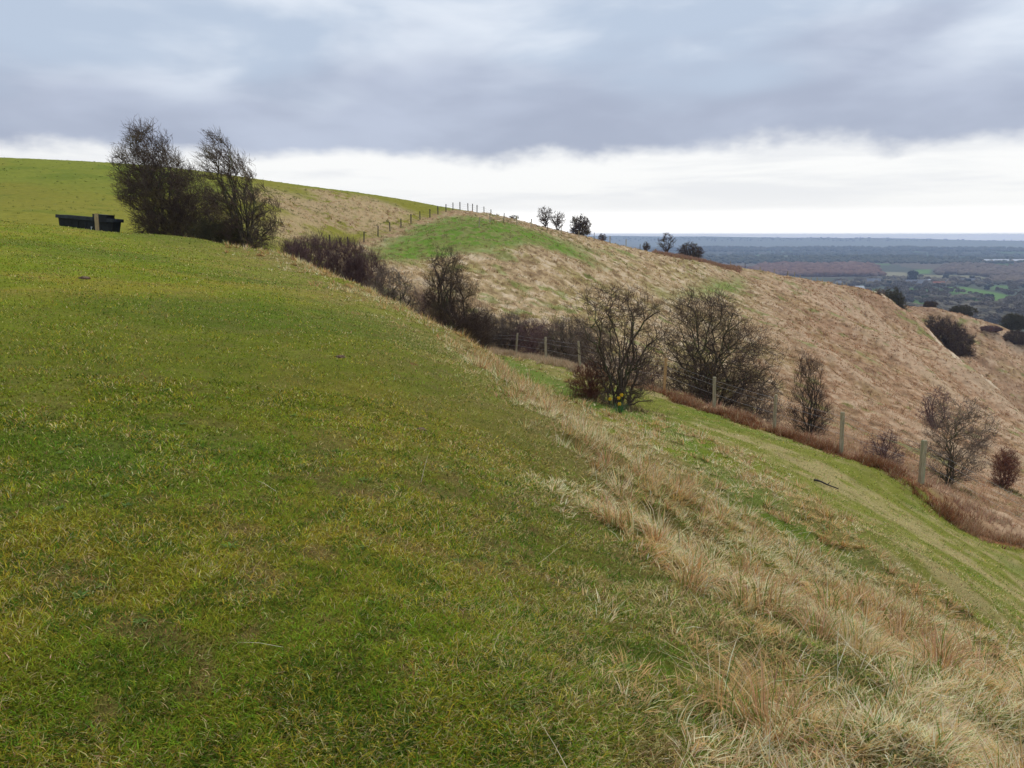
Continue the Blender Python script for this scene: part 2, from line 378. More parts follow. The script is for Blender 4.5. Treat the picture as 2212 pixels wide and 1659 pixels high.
SPURL = [tuple(P(*c)[:2]) for c in [(860, 291, 236), (880, 299, 228), (907, 319, 214), (940, 344, 196), (966, 366, 176), (990, 392, 158)]]
def ground_color(x, y, z=None):
    z = zones(x, y) if z is None else z
    N = len(x)
    col = np.empty((N, 3)); col[:] = COLS['lawn']
    def mixc(c, w):
        nonlocal col
        col = col * (1 - w[:, None]) + c * w[:, None]
    n1 = fbm(x, y, 2.2, 4, 1); n2 = fbm(x * 1.6, y, .7, 3, 2); n3 = fbm(x, y, 7.0, 3, 3)
    mixc(COLS['lawn_yellow'], sstep(n1, .45, .75) * .55)
    mixc(COLS['lawn_dark'], sstep(n3, .52, .72) * .6)
    fs = fbm(x * 1.3, y, .22, 3, 4) * .6 + n2 * .4 + .2 * (n1 - .5)
    mixc(COLS['soil'], sstep(fs, .52, .66) * .6 * sstep(z['r'], 9, 5))
    mixc(COLS['thatch'], sstep(fs, .50, .64) * .45 * sstep(z['r'], 5, 9) * (.5 + .5 * z['drynear']))
    mixc(COLS['thatch'], z['drynear'] * .35)
    mixc(COLS['lush'], z['lushL'] * .75)
    # bank: mown green with pale streaks that follow the contour
    st = fbm((x * .89 + y * .46), (x * -.46 + y * .89) * .12, .8, 3, 6)
    mixc(COLS['path'], z['bank'])
    mixc(COLS['dry'] * .8, z['bank'] * sstep(st * .6 + n2 * .4, .42, .62) * .62)
    mixc(COLS['lawn_dark'] * 1.2, z['bank'] * sstep(n1, .58, .75) * .5)
    d = z['dry'] * sstep(n2 * .5 + n1 * .5, .34, .5)
    mixc(COLS['lawn'] * .9, z['dry'] * .6)
    mixc(COLS['thatch'], d * .8)
    mixc(COLS['lush'], np.maximum(z['lushA'], z['lushB']) * .65)
    rust = sstep(z['fd'], -.8, -.2) * (1 - sstep(z['fd'], .2 + 1.4 * (n2 - .4), .9)) * (y < 38) * (.4 + .6 * sstep(n2, .3, .5))
    mixc(COLS['rust'], rust * (1 - z['beyond'] * .3))
    # far side
    b = z['beyond']
    far = np.empty((N, 3)); far[:] = COLS['hill']
    def mf(c, w):
        nonlocal far
        far = far * (1 - w[:, None]) + c * w[:, None]
    f1 = fbm(x, y, 14, 4, 20); f2 = fbm(x, y, .85, 3, 21); f3 = fbm(x, y, 5, 3, 22)
    mf(COLS['lawn_yellow'] * .8, sstep(f1, .4, .7) * .5)
    mf(COLS['lawn_dark'], sstep(f3, .55, .75) * .4)
    mf(COLS['tan'], z['strawUp'] * sstep(f2 * .6 + f3 * .4, .30, .5) * .95)
    ins = z['inside']
    base = COLS['tan'] * (1 - z['rightness'][:, None]) + COLS['brown'] * z['rightness'][:, None]
    mf(base, ins)
    mf(COLS['olive'], ins * sstep(f3 * .5 + f2 * .5, .46, .66) * (.75 - .45 * z['rightness']))
    mf(COLS['brown'] * .5, ins * sstep(f2, .52, .72) * .75)
    mf(np.array([.66, .53, .36]), ins * sstep(f2, .46, .30) * (.7 - .3 * z['rightness']))
    gl = fbm(x * .9 + y * .25, y * .22, 9.0, 4, 97)
    mf(COLS['brown'] * .62, ins * z['rightness'] * sstep(gl, .52, .68) * .6)
    mf(np.array([.58, .43, .28]), ins * z['rightness'] * sstep(gl, .45, .3) * .5)
    mf(np.array([.72, .60, .42]), sstep(3.4 - np.abs(sdline(x, y, SPURL) + (f3 - .5) * 5), -.3, 1.2) * .8 * ins)
    mf(COLS['hillgreen'] * .9, ins * sstep(fbm(x, y, 3.5, 3, 98), .68, .76) * .5)
    mf(COLS['hillgreen'], np.clip(z['greenA'] + z['greenB'], 0, 1) * (.55 + .45 * sstep(f2, .62, .4)) * ins)
    wrust = np.maximum(sstep(4.5 - np.abs(sdline(x, y, FAR_A)), 2.8, 4.2) * .75, 0)
    mf(COLS['dry_pink'] * .75, wrust * (y > 60) * (f2 > .42))
    col = col * (1 - b[:, None]) + far * b[:, None]
    # the plain below
    k = sstep(z['r'], 420, 650)
    if (k > 0).any():
        p1 = vnoise(x / 260 + .3 * vnoise(x / 90, y / 90, 3), y / 420, 60)
        pc = np.empty((N, 3)); pc[:] = (.09, .10, .06)
        pc[p1 > .62] = (.085, .15, .03); pc[p1 < .30] = (.15, .125, .085)
        for q, c in FIELDS:
            w = sstep(sdpoly(x, y, q), -6, 6)
            pc = pc * (1 - w[:, None]) + np.array(c) * w[:, None]
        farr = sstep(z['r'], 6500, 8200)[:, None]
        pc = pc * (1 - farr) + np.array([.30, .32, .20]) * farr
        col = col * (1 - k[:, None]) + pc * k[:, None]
    return col

def fpoly(pts):
    o = []
    for u, v in pts:
        p = hit(u, v, 420)
        if p is not None: o.append((p[0], p[1]))
    return np.array(o)
G1, G2, KH, PL = (.13, .24, .05), (.11, .19, .05), (.26, .24, .13), (.29, .27, .16)
FIELDS = [(fpoly(q), c) for q, c in [
    ([(947, 287), (965, 287), (996, 292.5), (1016, 297), (1016, 302), (994, 302), (969, 297), (950, 292)], G1),
    ([(990, 285.5), (1013, 285.5), (1013, 291), (992, 290)], G2),
    ([(919, 274.5), (984.5, 276), (984.5, 279.4), (938, 279.4), (919, 277)], KH),
    ([(916, 269.6), (931, 269.6), (930, 273.6), (917, 274)], G1),
    ([(874, 271.5), (907, 272.6), (907, 277.6), (878, 276)], PL),
    ([(904, 303), (924, 303), (922, 309), (907, 309)], G1),
    ([(850, 289), (878, 289), (878, 295), (850, 295)], G2),
    ([(1015, 303), (1040, 304), (1040, 312), (1017, 309)], G1),
    ([(720, 256), (800, 255.5), (800, 257), (720, 258)], (.16, .19, .09)),
    ([(860, 264), (890, 263.6), (890, 265), (862, 266)], G2)]]
FIELDS = [(q, c) for q, c in FIELDS if len(q) > 2]

# ------------------------------------------------------------------ object helpers
col0 = scene.collection
def tag(o, label=None, cat=None, group=None, kind=None):
    if label: o['label'] = label
    if cat: o['category'] = cat
    if group: o['group'] = group
    if kind: o['kind'] = kind
    return o
def empty(name, loc, label=None, cat=None, group=None, rz=0.0):
    o = bpy.data.objects.new(name, None); col0.objects.link(o)
    o.empty_display_size = .2
    o.location = tuple(float(c) for c in loc); o.rotation_euler = (0, 0, rz)
    return tag(o, label, cat, group)
def mesh_np(name, V, faces_list, mat=None, colors=None, smooth=False):
    """faces_list: arrays of index rows (m,3) or (m,4)"""
    me = bpy.data.meshes.new(name)
    V = np.ascontiguousarray(V, dtype=np.float32)
    me.vertices.add(len(V)); me.vertices.foreach_set('co', V.ravel())
    li = np.concatenate([f.ravel() for f in faces_list]).astype(np.int32)
    cnt = np.concatenate([np.full(len(f), f.shape[1], np.int32) for f in faces_list])
    st = np.concatenate([[0], np.cumsum(cnt)[:-1]]).astype(np.int32)
    me.loops.add(len(li)); me.loops.foreach_set('vertex_index', li)
    me.polygons.add(len(cnt)); me.polygons.foreach_set('loop_start', st)
    if smooth: me.polygons.foreach_set('use_smooth', np.ones(len(cnt), bool))
    if colors is not None:
        ca_ = me.color_attributes.new('Col', 'FLOAT_COLOR', 'POINT')
        c4 = np.ones((len(V), 4), np.float32); c4[:, :3] = colors
        ca_.data.foreach_set('color', c4.ravel())
    me.update(calc_edges=True)
    if mat: me.materials.append(mat)
    return me
def obj(name, me, parent=None, loc=None):
    o = bpy.data.objects.new(name, me); col0.objects.link(o)
    if parent is not None: o.parent = parent
    if loc is not None: o.location = tuple(float(c) for c in loc)
    return o

class MB:
    """collects boxes, prisms, tubes and balls into one mesh"""
    def __init__(s): s.V = []; s.F = []; s.n = 0
    def add(s, V, F):
        V = np.asarray(V, float); s.V.append(V)
        for f in F: s.F.append(tuple(i + s.n for i in f))
        s.n += len(V)
    def box(s, c, h, taper=1.0, bev=0.0, rot=0.0, tilt=(0, 0)):
        hx, hy, hz = h
        pts = []
        for k, (zz, t) in enumerate(((-hz, 1.0), (hz, taper))):
            b = min(bev, hx * .5, hy * .5)
            for x, y in ((-hx + b, -hy), (hx - b, -hy), (hx, -hy + b), (hx, hy - b), (hx - b, hy), (-hx + b, hy), (-hx, hy - b), (-hx, -hy + b)):
                pts.append((x * t, y * t, zz))
        pts = np.array(pts)
        pts[:, 0] += tilt[0] * (pts[:, 2] + hz); pts[:, 1] += tilt[1] * (pts[:, 2] + hz)
        c_, s_ = math.cos(rot), math.sin(rot)
        pts[:, :2] = np.stack([pts[:, 0] * c_ - pts[:, 1] * s_, pts[:, 0] * s_ + pts[:, 1] * c_], -1)
        F = [tuple(range(7, -1, -1)), tuple(range(8, 16))] + [(i, (i + 1) % 8, 8 + (i + 1) % 8, 8 + i) for i in range(8)]
        s.add(pts + np.array(c), F)
    def tube(s, pts, r, sides=8, cap=True):
        pts = np.asarray(pts, float); m = len(pts)
        r = np.full(m, r) if np.isscalar(r) else np.asarray(r)
        t = np.gradient(pts, axis=0); t /= np.linalg.norm(t, axis=1)[:, None] + 1e-9
        ref = np.array([.31, .87, .38]) if abs(t[0, 2]) > .6 else np.array([.1, .05, 1.0])
        a = np.cross(t, ref); a /= np.linalg.norm(a, axis=1)[:, None]
        b = np.cross(t, a)
        ang = np.arange(sides) / sides * 2 * math.pi
        V = pts[:, None] + r[:, None, None] * (a[:, None] * np.cos(ang)[None, :, None] + b[:, None] * np.sin(ang)[None, :, None])
        F = [(i * sides + j, i * sides + (j + 1) % sides, (i + 1) * sides + (j + 1) % sides, (i + 1) * sides + j) for i in range(m - 1) for j in range(sides)]
        if cap: F += [tuple(range(sides - 1, -1, -1)), tuple((m - 1) * sides + j for j in range(sides))]
        s.add(V.reshape(-1, 3), F)
    def build(s, name, mat, parent=None, loc=None, smooth=False):
        me = bpy.data.meshes.new(name)
        me.from_pydata([tuple(v) for v in np.concatenate(s.V)], [], s.F); me.update()
        if smooth: me.polygons.foreach_set('use_smooth', [True] * len(me.polygons))
        me.materials.append(mat)
        return obj(name, me, parent, loc)

# ------------------------------------------------------------------ materials
def new_mat(name):
    m = bpy.data.materials.new(name); m.use_nodes = True
    m.node_tree.nodes.clear()
    return m, NT(m.node_tree)
def finish(T, color, rough=.8, spec=.2, transl=0.0, bump=None, bstr=.3, bdist=.05):
    bs = T.node('ShaderNodeBsdfPrincipled')
    T.put(bs.inputs['Base Color'], (*color, 1) if isinstance(color, tuple) and len(color) == 3 else color)
    T.put(bs.inputs['Roughness'], rough)
    bs.inputs['Specular IOR Level'].default_value = spec
    if bump is not None:
        b = T.node('ShaderNodeBump'); b.inputs['Strength'].default_value = bstr; b.inputs['Distance'].default_value = bdist
        T.put(b.inputs['Height'], bump); T.nt.links.new(b.outputs[0], bs.inputs['Normal'])
    out = T.node('ShaderNodeOutputMaterial')
    sh = bs.outputs[0]
    if transl > 0:
        tr = T.node('ShaderNodeBsdfTranslucent'); T.put(tr.inputs['Color'], color)
        mx = T.node('ShaderNodeMixShader'); mx.inputs[0].default_value = transl
        T.nt.links.new(sh, mx.inputs[1]); T.nt.links.new(tr.outputs[0], mx.inputs[2]); sh = mx.outputs[0]
    T.nt.links.new(sh, out.inputs['Surface'])

def mat_ground():
    m, T = new_mat('ground')
    at = T.node('ShaderNodeAttribute', attribute_name='Col')
    g = T.node('ShaderNodeNewGeometry').outputs['Position']
    n1 = T.noise(g, 18.0, 6.0, .65); n2 = T.noise(g, 1.7, 5.0, .6); n3 = T.noise(g, 0.02, 6.0, .65)
    f = T.m('MULTIPLY', T.m('ADD', .45, T.m('MULTIPLY', n1, 1.1)), T.m('ADD', .62, T.m('MULTIPLY', n2, .76)))
    f = T.m('MULTIPLY', f, T.m('ADD', .7, T.m('MULTIPLY', n3, .6)))
    c = T.mix(1.0, at.outputs[0], T.comb(f, f, f), 'MULTIPLY')
    finish(T, c, .95, .05, bump=T.m('ADD', n1, T.m('MULTIPLY', n2, 3.0)), bstr=.5, bdist=.03)
    return m
def mat_blades():
    m, T = new_mat('grass_blades')
    at = T.node('ShaderNodeAttribute', attribute_name='Col')
    g = T.node('ShaderNodeNewGeometry').outputs['Position']
    n = T.noise(g, 9.0, 3.0, .6)
    f = T.m('ADD', .65, T.m('MULTIPLY', n, .8))
    c = T.mix(1.0, at.outputs[0], T.comb(f, f, f), 'MULTIPLY')
    finish(T, c, .8, .04, transl=.2)
    return m
def mat_noise(name, a, b, scale=6.0, rough=.85, spec=.2, stretch=(1, 1, 1), c=None, bstr=.4, bdist=.02):
    m, T = new_mat(name)
    tc_ = T.node('ShaderNodeTexCoord').outputs['Object']
    mp = T.node('ShaderNodeMapping'); mp.inputs['Scale'].default_value = stretch
    T.nt.links.new(tc_, mp.inputs[0])
    n1 = T.noise(mp.outputs[0], scale, 6.0, .65)
    k = T.mix(T.sstep(n1, .35, .65), a, b)
    if c is not None:
        n2 = T.noise(mp.outputs[0], scale * .35, 4.0, .6)
        k = T.mix(T.sstep(n2, .5, .62), k, c)
    finish(T, k, rough, spec, bump=n1, bstr=bstr, bdist=bdist)
    return m
M_ground = mat_ground(); M_blade = mat_blades()
M_bark = mat_noise('bark', (.07, .05, .038), (.14, .108, .078), 5, c=(.10, .11, .045))
M_bark_olive = mat_noise('lichened_bark', (.06, .052, .033), (.13, .115, .06), 5, c=(.15, .16, .06))
M_twig = mat_noise('twigs', (.075, .048, .038), (.13, .088, .065), 2.0, c=(.16, .12, .06))
M_twig_pur = mat_noise('purple_twigs', (.13, .075, .072), (.21, .13, .12), 2.0)
M_twig_red = mat_noise('reddish_twigs', (.17, .065, .045), (.26, .12, .07), 2.0)
M_twig_grey = mat_noise('grey_twigs', (.15, .11, .085), (.24, .19, .145), 2.0)
M_twig_olive = mat_noise('olive_twigs', (.07, .062, .03), (.12, .105, .05), 2.0)
M_post = mat_noise('weathered_post', (.28, .24, .15), (.46, .40, .27), 5, stretch=(6, 6, .7), c=(.33, .34, .22))
M_post_new = mat_noise('new_post', (.42, .25, .10), (.55, .36, .17), 5, stretch=(6, 6, .7))
M_post_dark = mat_noise('dark_post', (.055, .045, .035), (.10, .085, .07), 5, stretch=(6, 6, .7))
M_wire = mat_noise('galvanised_wire', (.40, .41, .42), (.55, .56, .58), 20, .45, .5)
M_black = mat_noise('black_plastic', (.006, .0065, .008), (.012, .013, .016), 3, .55, .3, c=(.02, .022, .024))
M_rim = mat_noise('bluish_black_plastic', (.009, .011, .015), (.028, .034, .042), 5, .5, .4)  # rim: a paler, bluer black than the tank
M_pale = mat_noise('pale_deposit', (.5, .55, .6), (.7, .72, .75), 9)
M_petal = mat_noise('yellow_petals', (.75, .52, .02), (.85, .66, .05), 9, .5)
M_cup = mat_noise('orange_trumpet', (.8, .33, .01), (.85, .42, .02), 9, .5)
M_leaf = mat_noise('daffodil_leaves', (.03, .13, .035), (.06, .20, .06), 9, .4, .4)
M_stick = mat_noise('dark_stick', (.035, .03, .028), (.08, .07, .06), 9)
M_clod = mat_noise('soil_clod', (.10, .06, .04), (.20, .13, .085), 14)

# ------------------------------------------------------------------ ground sheet
def axis_polar():
    r = [0.35]
    while r[-1] < 24: r.append(r[-1] * 1.008)
    while r[-1] < 420: r.append(r[-1] * 1.0045)
    while r[-1] < 9800: r.append(r[-1] * 1.014)
    a = np.concatenate([np.linspace(-math.radians(178), -math.radians(38), 60)[:-1], np.linspace(-math.radians(38), math.radians(38), 760), np.linspace(math.radians(38), math.radians(178), 60)[1:]])
    return np.array(r), a
def bumps(x, y, z):
    """tussocks and unevenness of the turf"""
    r = z['r']
    fade = 1 - sstep(r, 330, 420)
    near = 1 - z['beyond']
    b = (fbm(x, y, 1.6, 3, 70) - .5) * .07 * near
    b += (fbm(x, y, .35, 3, 71) - .5) * .03 * near * (r < 25)
    d = z['dry']
    b += d * ((fbm(x, y, .55, 3, 72) - .5) * .30 + .03)
    t = fbm(x, y, .75, 3, 73, .6)
    tus = np.maximum(z['inside'], z['strawUp']) * z['beyond']
    amp = .15 + .62 * tus * (1 - .55 * np.clip(z['greenA'] + z['greenB'], 0, 1))
    b += z['beyond'] * (t - .5) * amp * (1 - .35 * z['rightness'])
    b += z['beyond'] * z['rightness'] * sstep(r, 60, 90) * (fbm(x * .9 + y * .25, y * .22, 9.0, 4, 97) - .5) * -4.2
    return b * fade
rr, aa = axis_polar()
Rg, Ag = np.meshgrid(rr, aa, indexing='ij')
gx, gy = (Rg * np.sin(Ag)).ravel(), (Rg * np.cos(Ag)).ravel()
zz_ = zones(gx, gy)
gz = Hs(gx, gy) + bumps(gx, gy, zz_)
gcol = ground_color(gx, gy, zz_)
dk = .5 * (1 - zz_['beyond']) * sstep(zz_['r'], 22, 8)      # near soil tone, with the shade between blades painted into the colour
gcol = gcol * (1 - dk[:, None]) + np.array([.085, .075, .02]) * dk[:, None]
nr, na = len(rr), len(aa)
idx = np.arange(nr * na).reshape(nr, na)
quads = np.stack([idx[:-1, :-1], idx[:-1, 1:], idx[1:, 1:], idx[1:, :-1]], -1).reshape(-1, 4)[:, ::-1]
# fan closing the sheet under the photographer
V = np.concatenate([np.stack([gx, gy, gz], -1), [[0, 0, -1.6]]])
gcol = np.concatenate([gcol, [COLS['lawn']]])
fan = np.stack([np.full(na - 1, nr * na), idx[0, :-1], idx[0, 1:]], -1)[:, ::-1]
ground = obj('ground', mesh_np('ground', V, [quads, fan], M_ground, gcol, smooth=True))
tag(ground, kind='structure')
print('ground verts', len(V))
def ground_z(x, y):
    x = np.atleast_1d(np.asarray(x, float)); y = np.atleast_1d(np.asarray(y, float))
    q = zones(x, y)
    return Hs(x, y) + bumps(x, y, q)
def gpt(x, y): return np.array([x, y, float(ground_z(x, y)[0])])
def at_px(u, Y, dz=0.0):
    """a point of the ground seen in column u at forward distance Y"""
    p = P(u, 300, Y); g = gpt(p[0], Y)
    # column shifts slightly with depth below eye level
    for _ in range(3):
        f = Y * cp - g[2] * sp
        g = gpt((u - CU) / FPX * f, Y)
    g[2] += dz
    return g

# ------------------------------------------------------------------ grass
def make_blades(name, x, y, z, L, Wd, az_, lean, colr, curve=.5, near=True):
    """ribbons: near ones have a bend, far ones are single slivers"""
    N = len(x)
    h = np.stack([np.sin(az_), np.cos(az_), np.zeros(N)], -1)
    s = np.stack([np.cos(az_), -np.sin(az_), np.zeros(N)], -1)
    base = np.stack([x, y, z - .006], -1)
    up = np.array([0, 0, 1.0])
    l2 = np.minimum(lean + curve, 1.75)
    d1 = up * np.cos(lean)[:, None] + h * np.sin(lean)[:, None]
    d2 = up * np.cos(l2)[:, None] + h * np.sin(l2)[:, None]
    w = (Wd * .5)[:, None]
    if near:
        mid = base + d1 * (L * .5)[:, None]
        tip = mid + d2 * (L * .5)[:, None]
        V = np.stack([base - s * w, base + s * w, mid + s * w * .8, mid - s * w * .8, tip], 1).reshape(-1, 3)
        b = (np.arange(N) * 5)[:, None]
        return V, [b + np.array([[0, 1, 2, 3]]), b + np.array([[3, 2, 4]])], np.repeat(colr, 5, 0)
    tip = base + (d1 + d2) * (L * .5)[:, None]
    V = np.stack([base - s * w, base + s * w, tip], 1).reshape(-1, 3)
    b = (np.arange(N) * 3)[:, None]
    return V, [b + np.array([[0, 1, 2]])], np.repeat(colr, 3, 0)

def add_grass(name, label, pieces):
    Vs, Fs, Cs = [], [], []
    off = 0
    for V, F, Cc in pieces:
        Vs.append(V); Cs.append(Cc)
        Fs += [f + off for f in F]; off += len(V)
    me = mesh_np(name, np.concatenate(Vs), Fs, M_blade, np.concatenate(Cs))
    return tag(obj(name, me), label, 'grass', kind='stuff')

def sample_polar(rng, N, r0, r1, p, a0=-.66, a1=.66):
    q = rng.random(N); e = 2 - p
    r = (r0 ** e + q * (r1 ** e - r0 ** e)) ** (1 / e) if abs(e) > 1e-6 else r0 * (r1 / r0) ** q
    a = rng.uniform(a0, a1, N)
    return r * np.sin(a), r * np.cos(a), r

def jitter(rng, c, amt):
    return np.clip(c * (1 + rng.normal(0, amt, (len(c), 1))) * (1 + rng.normal(0, amt * .35, c.shape)), .004, .9)

rng = np.random.default_rng(7)
# --- short turf: lawn and mown bank
x, y, r = sample_polar(rng, 1600000, 1.9, 56, 2.45)
zq = zones(x, y)
keep = (zq['beyond'] < .5) & (rng.random(len(x)) > zq['dry'] * .35)
n_s = fbm(x * 1.6, y, .7, 3, 2)
keep &= rng.random(len(x)) > sstep(fbm(x * 1.3, y, .22, 3, 4) * .6 + n_s * .4 + .2 * (fbm(x, y, 2.2, 4, 1) - .5), .52, .66) * .5 * (r < 9)
x, y, r = x[keep], y[keep], r[keep]; zq = {k: v[keep] for k, v in zq.items()}
N = len(x)
gc = ground_color(x, y, zq)
n1 = fbm(x, y, .45, 3, 80); n2 = fbm(x, y, 1.5, 3, 81)
pick = rng.random(N)
colr = gc * 1.12
yel = np.array([.48, .38, .04]); straw = np.array([.68, .54, .27]); deep = np.array([.055, .12, .014]); fresh = np.array([.14, .29, .018]); redb = np.array([.30, .17, .07])
n4 = fbm(x, y, .16, 2, 83)
def put(mask, c, w=.8):
    colr[mask] = colr[mask] * (1 - w) + c * w
put(pick < .42 * sstep(n4 * .5 + n2 * .5, .38, .6), fresh, .7)
put((pick > .58) & (pick < .58 + .30 * sstep(n1, .35, .65)), yel, .75)
put(pick > 1 - .05 - .10 * sstep(n1, .45, .6) - .16 * zq['bank'] - .10 * zq['dry'] - .26 * zq['drynear'] * sstep(n1, .3, .6), straw, .7)
put((pick < .58) & (n4 > .56), deep, .7)
put((pick > .42) & (pick < .5), redb, .75)
colr = jitter(rng, colr, .28)
L = rng.uniform(.018, .052, N) * (.6 + .9 * n1) * (1 + .25 * zq['dry']) * (1 + .022 * r)
Wd = np.maximum(.0034, .00085 * r) * rng.uniform(.6, 1.5, N)
gz_ = ground_z(x, y)
nm = r < 9
lean = rng.uniform(.5, 1.5, N)
azb = rng.uniform(0, 2 * math.pi, N)
pcs = []
for msk, nf in ((nm, True), (~nm, False)):
    pcs.append(make_blades('', x[msk], y[msk], gz_[msk], L[msk], Wd[msk], azb[msk], lean[msk], colr[msk], .5, nf))
nr_ = 45
wx, wy, wr = sample_polar(rng, nr_, 2.0, 9, 1.6)
wi = np.repeat(np.arange(nr_), 9); nw = len(wi)
wz = zones(wx, wy)['dry'] < .4
wk = wz[wi]
wazi = np.tile(np.arange(9) * 6.283 / 9, nr_) + rng.uniform(-.3, .3, nw)
pcs.append(make_blades('', (wx[wi] + .008 * np.sin(wazi))[wk], (wy[wi] + .008 * np.cos(wazi))[wk], (ground_z(wx, wy)[wi] + .012)[wk], (rng.uniform(.025, .055, nw) * rng.uniform(.6, 1.1, nr_)[wi])[wk], rng.uniform(.012, .02, nw)[wk], wazi[wk], rng.uniform(1.0, 1.4, nw)[wk], jitter(rng, np.tile([.13, .20, .05], (nw, 1)), .2)[wk], .25, True))
add_grass('turf', 'short green and yellow grazed turf covering the near slope', pcs)
print('turf', N)

# --- dry tussock grass: clumps
def clumps(rng, cx, cyy, per, rad, Lm, Wk, colf, fall=(.9, -.35), fallk=.5, near_r=9, leanr=(.15, .95), curve=.7, wmin=.003):
    M_ = len(cx)
    k = rng.poisson(per, M_) + 2 if np.isscalar(per) else rng.poisson(per) + 2
    i = np.repeat(np.arange(M_), k); N = len(i)
    ang = rng.uniform(0, 2 * math.pi, N); rd = np.sqrt(rng.random(N)) * (rad[i] if not np.isscalar(rad) else rad)
    x = cx[i] + rd * np.sin(ang); y = cyy[i] + rd * np.cos(ang)
    cl = rng.normal(0, .5, (M_, 2))
    hx = np.sin(ang) * .8 + fall[0] * fallk + cl[i, 0]; hy = np.cos(ang) * .8 + fall[1] * fallk + cl[i, 1]
    az_ = np.arctan2(hx, hy) + rng.normal(0, .25, N)
    L = Lm[i] * rng.uniform(.55, 1.15, N)
    r = np.hypot(x, y)
    Wd = np.maximum(wmin, Wk * r) * rng.uniform(.7, 1.4, N)
    cc = colf(i, x, y)
    z = ground_z(x, y)
    lean = rng.uniform(*leanr, N)
    out = []
    for msk, nf in ((r < near_r, True), (r >= near_r, False)):
        if msk.any(): out.append(make_blades('', x[msk], y[msk], z[msk], L[msk], Wd[msk], az_[msk], lean[msk], cc[msk], curve, nf))
    return out, N

PALE, PINK, GOLD, GRN = np.array([.86, .71, .42]), np.array([.60, .36, .19]), np.array([.66, .43, .17]), np.array([.16, .25, .035])
def dry_mix(cx, cyy, rusty):
    tone = fbm(cx, cyy, .8, 3, 91)
    def f(i, x, y):
        t = (tone[i] + rng.normal(0, .06, len(i)))[:, None]; q = rng.random(len(i))
        c = PALE * sstep(t, .36, .52) + GOLD * (1 - sstep(t, .36, .52))
        c = np.where((rusty[i] > .5)[:, None], PINK * .95, c)
        c = np.where((q < .18)[:, None], GOLD, c); c = np.where((q > .84)[:, None], GRN, c); c = np.where(((q > .6) & (q < .7))[:, None], PALE * 1.08, c)
        return jitter(rng, c, .18)
    return f
# matted thatch, short and lying in every direction
cx, cyy, r = sample_polar(rng, 95000, 2.1, 52, 1.9, -.5, .68)
zq = zones(cx, cyy)
mm = fbm(cx, cyy, .45, 3, 96) * .55 + fbm(cx, cyy, 1.6, 3, 99) * .45
prob = zq['dry'] * sstep(mm, .36, .54) * (1 - .75 * np.maximum(zq['lushA'], zq['lushB']))
prob = np.maximum(prob, .30 * sstep(sdpoly(cx, cyy, ZP['dry']) / (1 + .25 * r), -.35, 0) * sstep(mm, .5, .6) * (zq['beyond'] < .5))
keep = rng.random(len(cx)) < prob
cx, cyy, r, mm = cx[keep], cyy[keep], r[keep], mm[keep]
pcs, nb = clumps(rng, cx, cyy, np.where(r < 8, 13, 10), rng.uniform(.02, .07, len(cx)), rng.uniform(.05, .13, len(cx)) * (1 + .012 * r), .0009, dry_mix(cx, cyy, rng.random(len(cx)) * .55), wmin=.0042, leanr=(.5, 1.5), curve=.35, fallk=.35)
print('thatch', len(cx), nb)
# standing tufts, one by one
cx, cyy, r = sample_polar(rng, 9000, 2.3, 50, 1.3, -.45, .68)
zq = zones(cx, cyy)
tp_ = fbm(cx, cyy, 1.3, 3, 72)
prob = zq['dry'] * (.12 + .75 * sstep(tp_, .46, .6)) * np.where(r < 12, .55, .8) * (1 - .8 * np.maximum(zq['lushA'], zq['lushB']))
keep = rng.random(len(cx)) < prob
cx, cyy, r = cx[keep], cyy[keep], r[keep]
kk = len(cx)
size = rng.uniform(.5, 1.0, kk) ** 1.5
Lt = .12 + .24 * size
more, nb = clumps(rng, cx, cyy, np.where(r < 8, 85, np.where(r < 18, 45, 20)) * (.5 + size), .03 + .09 * size, Lt, .00085, dry_mix(cx, cyy, (rng.random(kk) < .55).astype(float)), wmin=.0034, leanr=(.05, 1.15), curve=.55, fallk=.55, fall=(-.35, -.7))
pcs += more
brow = np.array([P(*c)[:2] for c in [(262, 254, 42.5), (290, 261, 41.5), (330, 277, 38), (370, 293, 33.5), (410, 319, 28.5), (450, 339, 24), (480, 352, 21), (520, 388, 14), (550, 418, 11.5), (575, 450, 9.5)]])
bs_ = np.linalg.norm(np.diff(brow, axis=0), axis=1); bc_ = np.concatenate([[0], np.cumsum(bs_)])
nB = 1500
q_ = rng.uniform(0, bc_[-1], nB); sp_ = rng.normal(0, 1, (2, nB))
cx = np.interp(q_, bc_, brow[:, 0]) + sp_[0] * .42 + .25; cyy = np.interp(q_, bc_, brow[:, 1]) + sp_[1] * .42 + .2
kp = rng.random(nB) < .35 + .65 * sstep(vnoise(q_ * .7, q_ * 0, 18), .3, .6); cx, cyy = cx[kp], cyy[kp]; nB = len(cx)
sz_ = rng.random(nB) ** 2
more, nb = clumps(rng, cx, cyy, 22 + 20 * sz_, .05 + .12 * sz_, .14 + .28 * sz_, .0007, dry_mix(cx, cyy, (rng.random(nB) < .4).astype(float)), wmin=.004, leanr=(.05, 1.2), curve=.5, fallk=.3, fall=(.6, .3))
pcs += more
print('tufts', kk, nb)
